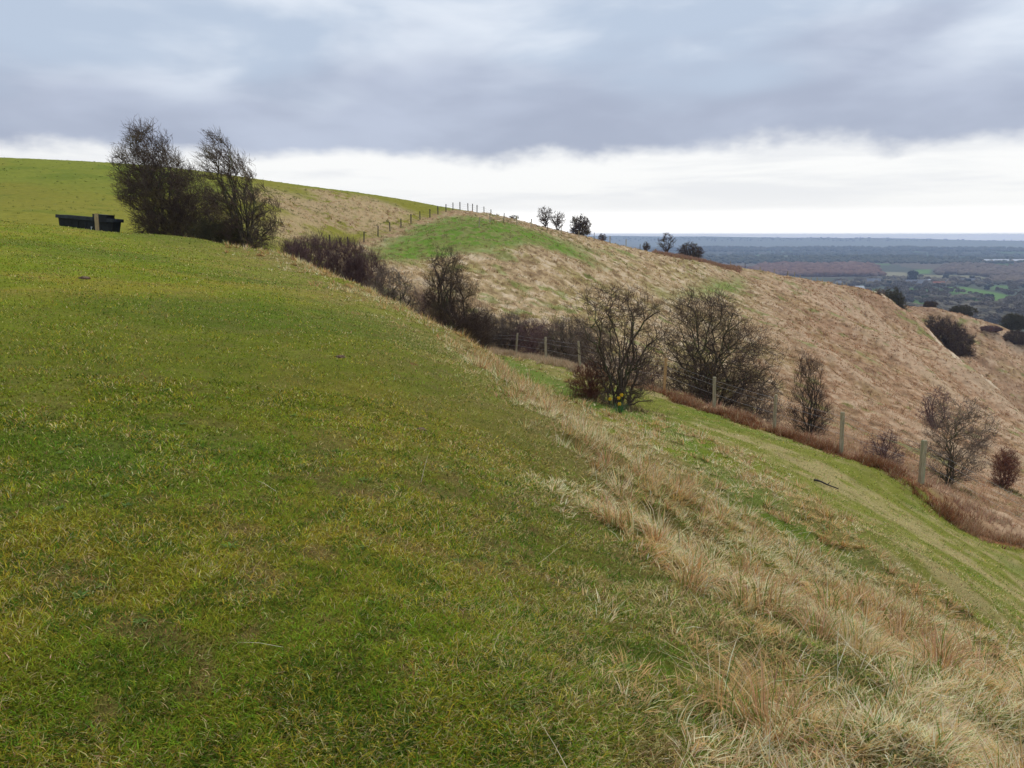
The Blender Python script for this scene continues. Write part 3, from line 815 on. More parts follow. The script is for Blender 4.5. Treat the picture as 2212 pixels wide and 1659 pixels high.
# long pale fallen stalks in it
sx_, sy_, sr = sample_polar(rng, 3500, 2.3, 22, 1.6, -.3, .66)
zs = zones(sx_, sy_)
kp = rng.random(len(sx_)) < zs['dry'] * .8 + .012
sx_, sy_, sr = sx_[kp], sy_[kp], sr[kp]; ns = len(sx_)
pcs.append(make_blades('', sx_, sy_, ground_z(sx_, sy_) + .015, rng.uniform(.12, .34, ns), np.maximum(.003, .0006 * sr), rng.uniform(0, 6.28, ns), rng.uniform(.5, 1.45, ns), jitter(rng, np.tile([.68, .60, .42], (ns, 1)), .1), .15, True))
add_grass('tussock_grass', 'dry straw coloured tussock grass lying along the edge of the lawn', pcs)

# --- coarse grass along the near fence: rusty to the right, pale to the left
fl = np.array(FENCE)
seg = np.linalg.norm(np.diff(fl, axis=0), axis=1); cum = np.concatenate([[0], np.cumsum(seg)])
Nf = 13000
s_ = rng.uniform(0, cum[-1], Nf)
fx_ = np.interp(s_, cum, fl[:, 0]); fy_ = np.interp(s_, cum, fl[:, 1])
dirx = np.interp(s_, cum[:-1], np.diff(fl[:, 0]) / seg); diry = np.interp(s_, cum[:-1], np.diff(fl[:, 1]) / seg)
wv = .35 * np.sin(s_ * 1.7) + .3 * np.sin(s_ * .63 + 1) + (vnoise(s_ * 1.3, s_ * 0, 9) - .5) * .8
off = np.where(rng.random(Nf) < .62, rng.normal(.35, .33, Nf) + wv * .5, rng.uniform(-3.2, .2, Nf))
cx = fx_ + diry * off * FS; cyy = fy_ - dirx * off * FS
tst = sdline(cx, cyy, FENCE) * FS
if np.mean(tst * off) < 0: cx = fx_ - diry * off * FS; cyy = fy_ + dirx * off * FS
left = (cyy > 39); lefts = sstep(cyy, 36, 40)
tone2 = vnoise(s_ * .8, off * 1.5, 17)
def rust_col(i, x, y):
    q = rng.random(len(i)); lf = lefts[i][:, None]
    beyond_ = (off[i] < -.5)[:, None]
    c = np.where((tone2[i] < .62)[:, None], np.array([.27, .125, .06]), np.array([.42, .25, .14]))
    c = np.where(beyond_, np.array([.44, .28, .18]), c)
    c = c * (1 - lf) + np.array([.55, .42, .27]) * lf
    c = np.where((q > .9)[:, None], np.array([.55, .44, .27]), c)
    return jitter(rng, c, .18)
gap = sstep(vnoise(s_ * .9, off * .8, 13) * .6 + vnoise(s_ * 2.7, off * 2, 14) * .4, .25, .6)
kp = rng.random(Nf) < np.where(off > -.5, .15 + .85 * gap, .7)
cx, cyy, s_, off, lefts, tone2, gap = cx[kp], cyy[kp], s_[kp], off[kp], lefts[kp], tone2[kp], gap[kp]; Nf = len(cx)
Lf = rng.uniform(.12, .46, Nf) * (.6 + .5 * gap) * (.65 + .6 * vnoise(s_ * 1.1, off, 11))
pcs, nb = clumps(rng, cx, cyy, 13, rng.uniform(.06, .16, Nf), Lf, .00055, rust_col, fallk=.25, leanr=(.05, .75), curve=.55)
add_grass('coarse_grass', 'rusty brown coarse grass growing along the foot of the wire fence', pcs)
print('fence grass', nb)

# --- tussocks over the hillside opposite
cx, cyy, r = sample_polar(rng, 125000, 40, 330, 1.15, -.64, .66)
zq = zones(cx, cyy)
g = np.clip(zq['greenA'] + zq['greenB'], 0, 1)
f2 = fbm(cx, cyy, .75, 3, 73, .6)
w = zq['beyond'] * np.maximum(zq['inside'], zq['strawUp'] * .9) * (1 - .42 * g)
w *= .35 + .9 * sstep(f2, .42, .62)
w = np.maximum(w, zq['beyond'] * .07)
keep = rng.random(len(cx)) < w
cx, cyy, r, g = cx[keep], cyy[keep], r[keep], g[keep]
rt = zq['rightness'][keep]; ins = np.maximum(zq['inside'], zq['strawUp'])[keep]
t3 = fbm(cx, cyy, 6, 3, 92)
sz = rng.uniform(.16, .42, len(cx)) * (.5 + .5 * ins) * (1 + .3 * rt)
ctone = rng.random(len(cx))
base3 = COLS['tan'] * 1.25 * (1 - rt[:, None]) + COLS['brown'] * 1.22 * rt[:, None]
ctone = np.clip(ctone * .5 + .5 * sstep(fbm(cx, cyy, 1.3, 3, 95), .3, .7), 0, 1)
base3 = np.where((ctone < .30)[:, None], np.array([.66, .52, .35]) * (1 - .12 * rt[:, None]), base3)
base3 = np.where(((ctone > .58) & (ctone < .78))[:, None], np.array([.34, .19, .10]), base3)
base3 = np.where(((ctone > .80 + .1 * rt) | (t3 * .7 + ctone * .3 > .62 + .25 * rt))[:, None], np.array([.24, .25, .08]), base3)
base3 = base3 * (1 - .5 * g[:, None]) + np.array([.36, .36, .14]) * .5 * g[:, None]
base3 = base3 * ins[:, None] + np.array([.22, .25, .06]) * (1 - ins[:, None])
pcs, nb = clumps(rng, cx, cyy, 6, .1 + sz * .35, sz, .00052, lambda i, x, y: jitter(rng, base3[i], .15), fall=(.3, -.9), fallk=.6, leanr=(.3, 1.1), curve=.5)
add_grass('hillside_tussocks', 'tan and brown rough grass tussocks covering the hillside across the coombe', pcs)
print('hill tussocks', len(cx), nb)

# ------------------------------------------------------------------ bare shrubs and trees
def norm(v): return v / (np.linalg.norm(v, axis=-1, keepdims=True) + 1e-9)
def tubes(Pb, Rb, sides, rng):
    B, Kk, _ = Pb.shape
    t = norm(np.gradient(Pb, axis=1))
    ref = norm(rng.normal(0, 1, (B, 1, 3)))
    a = norm(np.cross(t, ref)); b = np.cross(t, a)
    ang = np.arange(sides) / sides * 2 * math.pi
    V = Pb[:, :, None] + Rb[:, :, None, None] * (a[:, :, None] * np.cos(ang)[:, None] + b[:, :, None] * np.sin(ang)[:, None])
    i = np.arange(B * Kk * sides).reshape(B, Kk, sides)
    j = np.roll(i, -1, axis=2)
    F = np.stack([i[:, :-1], j[:, :-1], j[:, 1:], i[:, 1:]], -1).reshape(-1, 4)
    return V.reshape(-1, 3), F

def profile_env(prof, depth=.9, lump=.22, seed=0):
    """crown outline: rows of height, centre offset, half width"""
    pr = np.array(prof, float)
    def f(p):
        z = p[..., 2]
        c = np.interp(z, pr[:, 0], pr[:, 1]); w = np.interp(z, pr[:, 0], pr[:, 2], left=.05, right=.01)
        q = np.sqrt(((p[..., 0] - c) / w) ** 2 + (p[..., 1] / (w * depth)) ** 2)
        a = np.arctan2(p[..., 1], p[..., 0] - c)
        lim = 1 + lump * (vnoise(a * 1.6 + 10, z * 1.3 + seed * 3.1, seed) - .5) * 2
        return (q < lim) & (z < pr[-1, 0]) & (z > -.02)
    return f

def grow(seed, env, H, stems=6, spread=.5, n1=90, n2=650, fine=(7, 2), r0=.07, gnarl=.12, wind=(0, 0, 0), base_r=.15, twig_r=.006, box=None, low=.05, flen=.10, outer=.6):
    """stems, limbs and branchlets reach for points spread through the crown outline; fine twigs follow"""
    rng = np.random.default_rng(seed)
    wind = np.array(wind, float)
    def targets(n, lo, hi):
        pts = np.empty((0, 3))
        while len(pts) < n:
            q = np.stack([rng.uniform(-box, box, 6000), rng.uniform(-box, box, 6000), rng.uniform(lo * H, hi * H, 6000)], -1)
            pts = np.concatenate([pts, q[env(q)]])
            if len(q[env(q)]) == 0: break
        return pts[:n]
    def path(start, d0, tgt, Kk, g):
        D = tgt - start; L = np.linalg.norm(D, axis=1)
        t = np.linspace(0, 1, Kk)[None, :, None]
        Pp = start[:, None] + D[:, None] * t + (d0 * L[:, None] * .55)[:, None] * t * (1 - t)
        nz = np.cumsum(rng.normal(0, 1, (len(start), Kk, 3)), axis=1)
        nz -= nz[:, :1]; nz -= nz[:, -1:] * t * .7
        return Pp + nz * (L * g / math.sqrt(Kk))[:, None, None], L
    out = []
    a = rng.uniform(0, 2 * math.pi, stems)
    st = np.stack([np.cos(a) * base_r * rng.uniform(.2, 1, stems), np.sin(a) * base_r * rng.uniform(.2, 1, stems), np.full(stems, -.15)], -1)
    tg = targets(stems, .62, .98)
    # each stem goes to a target on its own side
    order = np.argsort(np.arctan2(tg[:, 1], tg[:, 0])); st = st[np.argsort(a)]; tg = tg[order]
    d0 = np.tile([0, 0, 1.0], (stems, 1)) + (tg - st) * [1, 1, 0] * spread / H
    P0, L0 = path(st, d0, tg, 12, gnarl * .8)
    R0 = (r0 * rng.uniform(.6, 1.1, stems))[:, None] * np.linspace(1, .16, 12)[None]
    out.append((P0, R0))
    def attach(levels_, n, lo, hi, g, Kk, reach, kr):
        pts = np.concatenate([p[:, 1:].reshape(-1, 3) for p, _ in levels_]); rad = np.concatenate([q[:, 1:].ravel() for _, q in levels_])
        tan = np.concatenate([norm(np.gradient(p, axis=1))[:, 1:].reshape(-1, 3) for p, _ in levels_])
        tg = targets(n, lo, hi)
        bi = np.empty(len(tg), int)
        for i in range(0, len(tg), 300):
            D = tg[i:i + 300, None] - pts[None]
            L = np.linalg.norm(D, axis=2) + 1e-6
            cs = (D * tan[None]).sum(2) / L
            cost = L * (1.6 - .9 * cs) + np.where(D[..., 2] < 0, .5 * L, 0) + rng.random(L.shape) * .12 * H
            bi[i:i + 300] = cost.argmin(1)
        start = pts[bi]; D = tg - start; L = np.linalg.norm(D, axis=1)
        lim = np.minimum(1, reach * H / (L + 1e-6))
        tgt = start + D * lim[:, None]
        Pn, Ln = path(start, norm(tan[bi] + wind), tgt, Kk, g)
        rs = np.maximum(rad[bi] * rng.uniform(.45, .75, len(bi)), twig_r * kr)
        Rn = np.maximum(rs[:, None] * np.linspace(1, .3, Kk)[None], twig_r * .8)
        return Pn, Rn
    out.append(attach(out[:1], n1, .12, 1.0, gnarl, 8, .45, 2.2))
    out.append(attach(out[:2], n2, low, 1.0, gnarl * 1.3, 6, .28, 1.4))
    Pp, R = out[-1]
    allP = [out[1], out[2]]
    for li, nch in enumerate(fine):
        src = out[-1]
        Pp, R = src
        B, Kk, _ = Pp.shape
        par = np.repeat(np.arange(B), nch)
        t = rng.uniform(.15, 1.0, len(par)); ft = t * (Kk - 1); i0 = np.minimum(ft.astype(int), Kk - 2); fr = (ft - i0)[:, None]
        start = Pp[par, i0] * (1 - fr) + Pp[par, i0 + 1] * fr
        tan = norm(Pp[par, i0 + 1] - Pp[par, i0])
        perp = norm(np.cross(tan, norm(rng.normal(0, 1, (len(par), 3)))))
        an = rng.normal(.75, .25, len(par))[:, None]
        d = norm(tan * np.cos(an) + perp * np.sin(an) + np.array([0, 0, .22]) + wind * 1.5)
        L = flen * H * (.62 ** li) * rng.uniform(.35, 1.25, len(par))
        Kn = 4 if li == 0 else 3
        Pn = np.empty((len(par), Kn, 3)); Pn[:, 0] = start; dd = d.copy()
        for k in range(1, Kn):
            dd = norm(dd + rng.normal(0, .28, dd.shape) + np.array([0, 0, .06]) + wind * .6)
            Pn[:, k] = Pn[:, k - 1] + dd * (L / (Kn - 1))[:, None]
        out.append((Pn, np.maximum(np.full((len(par), 1), twig_r) * np.linspace(1, .45, Kn)[None], twig_r * .4)))
    return out, rng

def build_tree(name, loc, label, cat, levels_out, rng, mats, group=None, split=2, sides=(6, 4, 3, 3, 3)):
    root = empty(name, loc, label, cat, group)
    for nm, lo, hi, mt in (('trunk', 0, split, mats[0]), ('crown', split, len(levels_out), mats[1])):
        Vs, Fs, o_ = [], [], 0
        for k in range(lo, hi):
            V, F = tubes(*levels_out[k], sides[min(k, 4)], rng)
            Vs.append(V); Fs.append(F + o_); o_ += len(V)
        if Vs: obj(nm, mesh_np(nm, np.concatenate(Vs), Fs, mt, smooth=True), root)
    return root

def scl(prof, H, Wd): return [(a * H, b * Wd, c * Wd) for a, b, c in prof]
ROUND = [(0, 0, .12), (.1, 0, .26), (.3, 0, .46), (.55, 0, .5), (.78, 0, .4), (.93, 0, .22), (1.0, 0, .08)]
BUSHY = [(0, 0, .3), (.12, 0, .45), (.4, 0, .5), (.7, 0, .42), (.9, 0, .25), (1.0, 0, .1)]

# px: column and forward distance of the foot, top row, crown width in metres
FEET = []
def tree_px(name, label, cat, u, Y, vtop, width, prof=ROUND, seed=1, mats=(M_bark, M_twig), group=None, sink=0.0, lump=.25, hmin=1.0, **kw):
    g_ = at_px(u, Y, -sink)
    top = P(u, vtop, Y)[2]
    Hh = max(top - g_[2], hmin)
    if Y < 63: FEET.append((g_[0], g_[1], width))
    env = profile_env(scl(prof, Hh, width), lump=lump, seed=seed)
    kw.setdefault('r0', .014 * Hh + .012)
    kw['box'] = width * 1.0
    lv, rg = grow(seed, env, Hh, **kw)
    t_ = build_tree(name, g_, label, cat, lv, rg, mats, group)
    print('%s u=%d H=%.1f z=%.1f foot v=%.0f' % (name, u, Hh, g_[2], project(g_)[1]))
    return t_

# two wind-swept hawthorns behind the brow
tree_px('hawthorn', 'broad dense wind-swept bare hawthorn beside the black water trough', 'tree', 177, 49, 126, 5.5,
        prof=[(0, .1, .36), (.15, .06, .47), (.35, -.02, .52), (.5, -.05, .5), (.62, -.12, .42), (.75, -.21, .33), (.9, -.28, .22), (1.0, -.31, .12)], seed=11, stems=10, spread=.75, n1=130, n2=1250, fine=(6, 2), wind=(-.14, 0, .06), twig_r=.0085, lump=.18, r0=.085, flen=.085, gnarl=.16, base_r=.4)
tree_px('hawthorn', 'tall fan shaped bare hawthorn leaning left against the sky', 'tree', 250, 46.5, 132, 3.9,
        prof=[(0, .12, .26), (.12, .06, .42), (.3, .0, .5), (.45, -.04, .5), (.6, -.12, .44), (.75, -.24, .36), (.9, -.36, .24), (1.0, -.42, .12)], seed=12, stems=11, spread=.5, n1=90, n2=520, fine=(6, 2), wind=(-.30, 0, .18), twig_r=.008, mats=(M_bark_olive, M_twig), r0=.09, flen=.075, gnarl=.10, base_r=.3)
tree_px('shrub', 'low tangled brown scrub between the two wind-swept hawthorns', 'shrub', 218, 46.3, 216, 3.0, prof=BUSHY, seed=13, stems=9, spread=.9, n1=70, n2=500, fine=(7, 2), gnarl=.2, twig_r=.007, flen=.14, mats=(M_bark, M_twig_olive))
for i, (u, Y, vt, wd, lb) in enumerate([(296, 51, 243, 2.2, 'low purple brown thicket bush nearest the fan shaped hawthorn'), (317, 53, 236, 2.8, 'tallest purple brown thicket bush in the middle of the thicket'),
                                        (343, 54, 241, 2.8, 'purple brown thicket bush in front of the lowest post of the climbing fence'), (366, 54, 253, 2.6, 'purple brown thicket bush at the right end of the thicket')]):
    tree_px('thicket_bush', lb, 'shrub', u, Y, vt, wd, prof=[(0, 0, .4), (.3, 0, .5), (.7, 0, .5), (.9, 0, .42), (1, 0, .25)], seed=20 + i, stems=34, spread=.3, n1=150, n2=800, fine=(6, 1), gnarl=.09, twig_r=.006, mats=(M_twig_pur, M_twig_pur), group='bushes of the purple thicket behind the brow',
            wind=(0, 0, .4), base_r=wd * .45, r0=.02, flen=.11, lump=.25)
tree_px('shrub', 'grey brown rounded shrub between the purple thicket and the bushy hawthorn', 'shrub', 392, 48, 266, 3.4, prof=BUSHY, seed=31, stems=12, spread=.8, n1=90, n2=600, fine=(6, 1), gnarl=.2, twig_r=.007, base_r=.5, mats=(M_bark, M_twig_grey))
tree_px('hawthorn', 'dark upright bushy hawthorn behind the middle of the grassy brow', 'tree', 452, 47, 248, 3.8,
        prof=[(0, .0, .3), (.12, .04, .5), (.3, .05, .5), (.5, -.02, .4), (.72, -.06, .3), (.9, -.08, .2), (1.0, -.08, .1)], seed=32, stems=10, spread=.55, n1=120, n2=1000, fine=(6, 1), gnarl=.14, twig_r=.0065, wind=(0, 0, .15), lump=.4, base_r=.3)
tree_px('shrub', 'low shrub at the right foot of the upright bushy hawthorn', 'shrub', 484, 57, 309, 3.0, prof=BUSHY, seed=33, stems=9, n1=60, n2=450, fine=(6, 1), gnarl=.2, twig_r=.007, flen=.13, base_r=.4, mats=(M_bark, M_twig_grey))
tree_px('shrub', 'grey thorny shrub behind the leftmost posts of the near wire fence', 'shrub', 513, 57, 312, 2.6, prof=BUSHY, seed=34, stems=9, n1=60, n2=420, fine=(6, 1), gnarl=.2, twig_r=.007, flen=.13, base_r=.4, mats=(M_bark, M_twig_grey))
tree_px('shrub', 'small purple grey shrub behind the near fence, left of the round bush', 'shrub', 532, 55, 318, 2.8, prof=BUSHY, seed=35, stems=8, n1=50, n2=300, fine=(6, 1), gnarl=.2, twig_r=.007, flen=.15, base_r=.3, mats=(M_bark, M_twig_pur))
tree_px('shrub', 'round many-stemmed grey bush behind the near fence, left of the spiky hawthorn', 'shrub', 567, 50, 317, 3.2, prof=BUSHY, seed=36, stems=16, n1=90, n2=600, fine=(6, 1), gnarl=.12, twig_r=.007, base_r=.35, mats=(M_bark_olive, M_twig_grey), wind=(0, 0, .3))
for i, (u, Y, vt, wd, lb) in enumerate([(425, 54, 296, 3.0, 'low bramble scrub between the grey brown shrub and the upright hawthorn'), (500, 59, 318, 3.2, 'low bramble tangle between the first two shrubs behind the near fence'), (550, 52, 322, 3.2, 'low bramble tangle at the left foot of the round many-stemmed bush'),
                                        (592, 47, 322, 3.0, 'low bramble tangle between the round bush and the spiky hawthorn'), (640, 44, 350, 3.0, 'low bramble tangle behind the right side of the spiky hawthorn'), (752, 41, 385, 3.2, 'low bramble tangle under the right side of the largest hawthorn')]):
    tree_px('bramble_scrub', lb, 'shrub', u, Y, vt, wd, prof=[(0, 0, .5), (.5, 0, .5), (1, 0, .3)], seed=130 + i, stems=14, n1=60, n2=330, fine=(5, 1), gnarl=.25, twig_r=.006, flen=.2, base_r=wd * .3, r0=.02, lump=.4, mats=(M_twig_pur, M_twig_grey if i % 2 else M_twig_pur), group='bramble scrub along the hedge line')
# the hawthorn this side of the fence, with the daffodils at its foot
tree_px('hawthorn', 'spiky open hawthorn standing above the yellow daffodils', 'tree', 617, 31, 286, 3.4,
        prof=[(0, .0, .2), (.08, .1, .42), (.18, .1, .40), (.3, 0, .36), (.45, 0, .42), (.62, -.02, .5), (.8, -.06, .5), (.92, -.12, .42), (1.0, -.2, .3)], seed=41, stems=9, spread=.5, n1=70, n2=480, fine=(6, 1), gnarl=.14, twig_r=.0055, lump=.45, mats=(M_bark, M_twig), r0=.06, flen=.07, base_r=.25)
tree_px('shrub', 'reddish brown low bush hugging the left side of the spiky hawthorn', 'shrub', 591, 32, 360, 1.7, prof=BUSHY, seed=42, stems=30, spread=.5, n1=120, n2=500, fine=(5, 1), gnarl=.07, twig_r=.005, base_r=.45, r0=.012, mats=(M_twig_red, M_twig_red), wind=(0, 0, .5))
tree_px('hawthorn', 'largest spreading hawthorn behind the orange fence post', 'tree', 706, 42, 289, 6.2,
        prof=[(0, -.02, .12), (.08, .0, .40), (.25, .05, .54), (.42, .04, .52), (.6, 0, .44), (.8, -.04, .36), (.93, -.06, .26), (1.0, -.06, .14)], seed=43, stems=10, spread=.7, n1=130, n2=1150, fine=(6, 1), gnarl=.18, twig_r=.007, mats=(M_bark_olive, M_twig), r0=.09, flen=.09, lump=.42, base_r=.3)
tree_px('hawthorn', 'slim upright hawthorn between the two grey posts of the near fence', 'tree', 808, 40, 355, 2.4,
        prof=[(0, 0, .14), (.1, 0, .4), (.3, 0, .5), (.55, -.02, .42), (.8, -.05, .34), (1.0, -.1, .16)], seed=44, stems=6, spread=.3, n1=60, n2=300, fine=(6, 1), gnarl=.09, twig_r=.0055, mats=(M_bark, M_twig), r0=.05, wind=(0, 0, .3), base_r=.15)
tree_px('shrub', 'small purple grey shrub below the fence, right of the slim hawthorn', 'shrub', 884, 36, 428, 1.9, prof=BUSHY, seed=45, stems=8, n1=50, n2=260, fine=(5, 1), gnarl=.16, twig_r=.005, mats=(M_twig_pur, M_twig_pur))
tree_px('hawthorn', 'small round-topped hawthorn beyond the rightmost fence post', 'tree', 946, 39, 394, 3.3,
        prof=[(0, 0, .1), (.12, .0, .4), (.3, .05, .52), (.6, .08, .52), (.85, .08, .38), (1.0, .06, .2)], seed=46, stems=5, spread=.6, n1=60, n2=420, fine=(6, 1), gnarl=.18, twig_r=.0055, mats=(M_bark_olive, M_twig_grey), r0=.05, lump=.3)
tree_px('shrub', 'dark red rounded bush on the slope at the right edge of the picture', 'shrub', 1003, 62, 447, 2.1, prof=BUSHY, seed=47, stems=30, n1=100, n2=520, fine=(5, 1), gnarl=.12, twig_r=.008, base_r=.5, r0=.02, mats=(M_twig_red, M_twig_red), lump=.4)
tree_px('shrub', 'faint purple bush part way up the brown slope opposite', 'shrub', 934, 86, 384, 3.4, prof=BUSHY, seed=48, stems=8, n1=50, n2=260, fine=(5,), gnarl=.18, twig_r=.010, mats=(M_twig_pur, M_twig_pur))
# scrub on the spurs
M_dk = (M_twig, M_twig)
for i, (u, Y, vt, wd, sk, lb) in enumerate([
        (944, 206, 317, 11, .5, 'biggest dark domed bush, standing between the first and second spurs'), (890, 242, 288, 8.0, 0, 'spreading dark thorn bush where the ridge fence goes out of sight'),
        (930, 297, 301, 6.5, 0, 'small round bush on the second spur, leftmost of the three on its crest'), (962, 295, 305, 10, 0, 'wide dark bush on the crest of the second spur'),
        (1013, 287, 313, 9, 0, 'dark bush on the second spur at the right edge of the picture'), (992, 272, 326, 8, 0, 'reddish dark bush low on the second spur face'),
        (1018, 268, 330, 10, 0, 'dark bush lowest on the second spur at the right edge of the picture'), (879, 222, 296, 4, 0, 'pale twiggy small bush just below the crest of the first spur')]):
    pale_ = i == 7
    tree_px('spur_bush', lb, 'shrub', u, Y, vt, wd, prof=BUSHY if i != 0 else [(0, .34, .34), (.2, .26, .44), (.45, .1, .52), (.7, -.06, .46), (.88, -.16, .32), (1.0, -.22, .14)], seed=60 + i, stems=12, spread=.9, sink=sk, hmin=2.0,
            n1=90 if not pale_ else 30, n2=700 if not pale_ else 80, fine=(7, 2) if not pale_ else (5,), gnarl=.15, twig_r=.035, r0=.12, flen=.1, base_r=wd * .25, group='scrub bushes on the spurs',
            mats=((M_twig, M_twig_olive) if i in (1, 3, 4) else ((M_twig_grey, M_twig_grey) if pale_ else ((M_twig_red, M_twig_pur) if i == 5 else M_dk))), lump=.15)
# trees on the skyline
RT = [(545, 143, 206, 3.0, 'open bare tree on the skyline, left-hand one of a touching pair'), (558, 143, 211, 3.0, 'right-hand bare tree of the touching pair on the skyline'),
      (580, 143.5, 214, 4.2, 'dense round dark bush on the skyline, right of the pair of trees'), (602, 146, 233, 1.6, 'tiny twiggy bush on the skyline where the far ridge begins'),
      (646, 156, 242, 1.5, 'small dark sapling on the brow in front of the hazy plain'), (666, 162, 232, 3.4, 'taller open bare tree on the brow in front of the hazy plain'),
      (690, 168, 241, 5.4, 'wide low dark bush on the brow in front of the hazy plain'), (514, 148, 215, 2.0, 'low twiggy bush at the end of the dark fence on the skyline')]
for i, (u, Y, vt, wd, lb) in enumerate(RT):
    dense = i in (2, 6)
    sh_ = dense or i in (3, 7)
    tree_px('skyline_bush' if sh_ else 'skyline_tree', lb, 'shrub' if sh_ else 'tree', u, Y, vt, wd, prof=BUSHY if dense else [(0, 0, .06), (.2, 0, .3), (.45, 0, .5), (.7, 0, .5), (.9, 0, .36), (1, 0, .18)],
            seed=80 + i, stems=9 if dense else 4, spread=.9 if dense else .55, n1=60 if dense else 30, n2=420 if dense else 150, fine=(6, 1) if dense else (4,), gnarl=.15, twig_r=.022, r0=.09, base_r=.1, low=.02 if dense else .2, flen=.1, hmin=.8, group='trees and bushes along the skyline', mats=(M_bark, M_twig))

fi = np.array(FEET)
nF = 170 * len(fi); ii = np.repeat(np.arange(len(fi)), 170)
aF = rng.uniform(0, 6.283, nF); rF = np.abs(rng.normal(0, .34, nF)) * fi[ii, 2]
cx, cyy = fi[ii, 0] + np.sin(aF) * rF, fi[ii, 1] + np.cos(aF) * rF
pcs, nb = clumps(rng, cx, cyy, 9, rng.uniform(.05, .15, nF), rng.uniform(.12, .38, nF), .0006, lambda i, x, y: jitter(rng, np.where((rng.random(len(i)) < .5)[:, None], np.array([.20, .13, .07]), np.where((rng.random(len(i)) < .5)[:, None], np.array([.42, .31, .17]), np.array([.11, .14, .04]))), .2), fallk=.3, leanr=(.05, 1.2), curve=.5)
add_grass('rough_undergrowth', 'rough brown grass and litter round the feet of the thorn bushes', pcs)

# reddish bracken band under those brow bushes
Nb = 2200
bu = rng.uniform(655, 742, Nb); bd = 156 + (bu - 655) * .20 + rng.uniform(-5, 5, Nb)
cx = (bu - CU) / FPX * bd * .98; cyy = bd
pcs, nb = clumps(rng, cx, cyy, 9, .5, rng.uniform(.35, .8, Nb), .00045, lambda i, x, y: jitter(rng, np.tile([.40, .25, .16], (len(i), 1)), .25), leanr=(0, .6), curve=.3)
add_grass('bracken', 'reddish brown dead bracken in a band along the brow of the hill', pcs)

# ------------------------------------------------------------------ fences
def post_mesh(name, mat, h=1.25, w=.055, round_=False, seed=0):
    b = MB()
    r_ = np.random.default_rng(seed)
    if round_:
        b.tube([(0, 0, -.3), (0, 0, h * .5), (.01, 0, h - .015), (.01, 0, h)], [w, w * .97, w * .93, w * .7], 10)
    else:
        b.box((0, 0, (h - .3) / 2), (w, w, (h + .3) / 2), bev=.008)
        b.box((.004, 0, h + .008), (w * .86, w * .86, .008), bev=.008)
    me_o = b.build(name, mat)
    me = me_o.data; bpy.data.objects.remove(me_o)
    return me
def wire_fence(label, feet, meshes, heights, wires, wire_r=.004, mat_wire=M_wire, group=None, tilt=.03, seed=1, names='post', sag=.02):
    r_ = np.random.default_rng(seed)
    feet = [np.array(f) for f in feet]
    o0 = feet[0]
    root = empty('wire_fence', o0, label, 'fence', group)
    tops = []
    for k, f in enumerate(feet):
        m = meshes[k % len(meshes)] if not isinstance(meshes, dict) else meshes.get(k, meshes[-1])
        p = obj(names, m, root, f - o0)
        tx, ty = r_.normal(0, tilt, 2)
        if not isinstance(tilt, (list, tuple)): pass
        p.rotation_euler = (tx, ty + .0, r_.uniform(-.3, .3))
        sc = r_.uniform(.94, 1.06)
        p.scale = (1, 1, sc)
        R_ = p.rotation_euler.to_matrix()
        tops.append((f, R_, sc))
    for hgt in wires:
        b = MB()
        pts = []
        for k, (f, R_, sc) in enumerate(tops):
            q = R_ @ Vector((0, -.06, hgt * sc)); pts.append(f - o0 + np.array(q))
        full = []
        for a_, b_ in zip(pts[:-1], pts[1:]):
            for t in (0, .25, .5, .75):
                full.append(a_ * (1 - t) + b_ * t - np.array([0, 0, sag * 4 * t * (1 - t)]))
        full.append(pts[-1])
        b.tube(full, wire_r, 5)
        b.build('wire', mat_wire, root)
    return root
pm1 = post_mesh('post', M_post, 1.4, .06); pm2 = post_mesh('post', M_post_new, 1.42, .055); pm3 = post_mesh('post', M_post, 1.4, .062, True)
feet = [gpt(*p) for p in FENCE]
ms = {-1: pm1, 8: pm2, 12: post_mesh('post', M_post, 1.45, .07), 4: pm3, 7: pm3, 10: pm3}
wire_fence('near wire fence of squared wooden posts at the foot of the bank', feet, ms, 1.4, (1.28, 1.08, .7), .003, tilt=.035, seed=4)
# dark fence climbing the hill and running on over the skyline
pmd = post_mesh('post', M_post_dark, 1.25, .065)
F2 = []
pts2 = [at_px(u, Y) for u, Y in [(330, 91), (348, 98), (364, 103), (378, 108), (390, 113), (401, 117), (411, 121), (420, 125), (430, 129), (438, 132), (446, 135), (453, 138), (460, 140), (468, 141.5), (472.5, 143), (477, 144), (484, 147), (491, 149), (497, 152), (505, 156), (511, 160)]]
wire_fence('dark fence climbing the hillside to the skyline and over it', pts2, [pmd], 1.15, (1.0, .7, .4), .006, M_post_dark, tilt=.02, seed=5)
pmx = post_mesh('post', M_post_dark, 1.25, .05, True)
pts3 = [at_px(u, Y) for u, Y in [(477, 158), (481, 160), (486, 163), (489, 165), (494, 168), (499, 171), (503, 174)]]
pts3 = [np.array([p[0], p[1], P(CU, 216 + (k * 1.3), p[1])[2] - .5]) for k, p in enumerate(pts3)]
pts3 = [np.array([p[0], p[1], float(ground_z(p[0], p[1])[0])]) for p in pts3]
pmp = post_mesh('post', M_post, 1.2, .06)
pts4 = [at_px(u, Y) for u, Y in [(479, 108), (490, 112), (503.6, 115), (517, 118), (531, 121), (547, 125), (561, 129), (579, 133), (594, 137), (610, 142), (626, 148), (640, 155), (655, 161), (670, 166), (690, 170), (710, 174), (730, 178), (745, 182), (760, 187), (774, 192), (787, 196)]]
wire_fence('pale post and wire fence following the brow down to the right', pts4, [pmp, pmp, pmx], 1.15, (1.0, .6), .004, tilt=.05, seed=6)
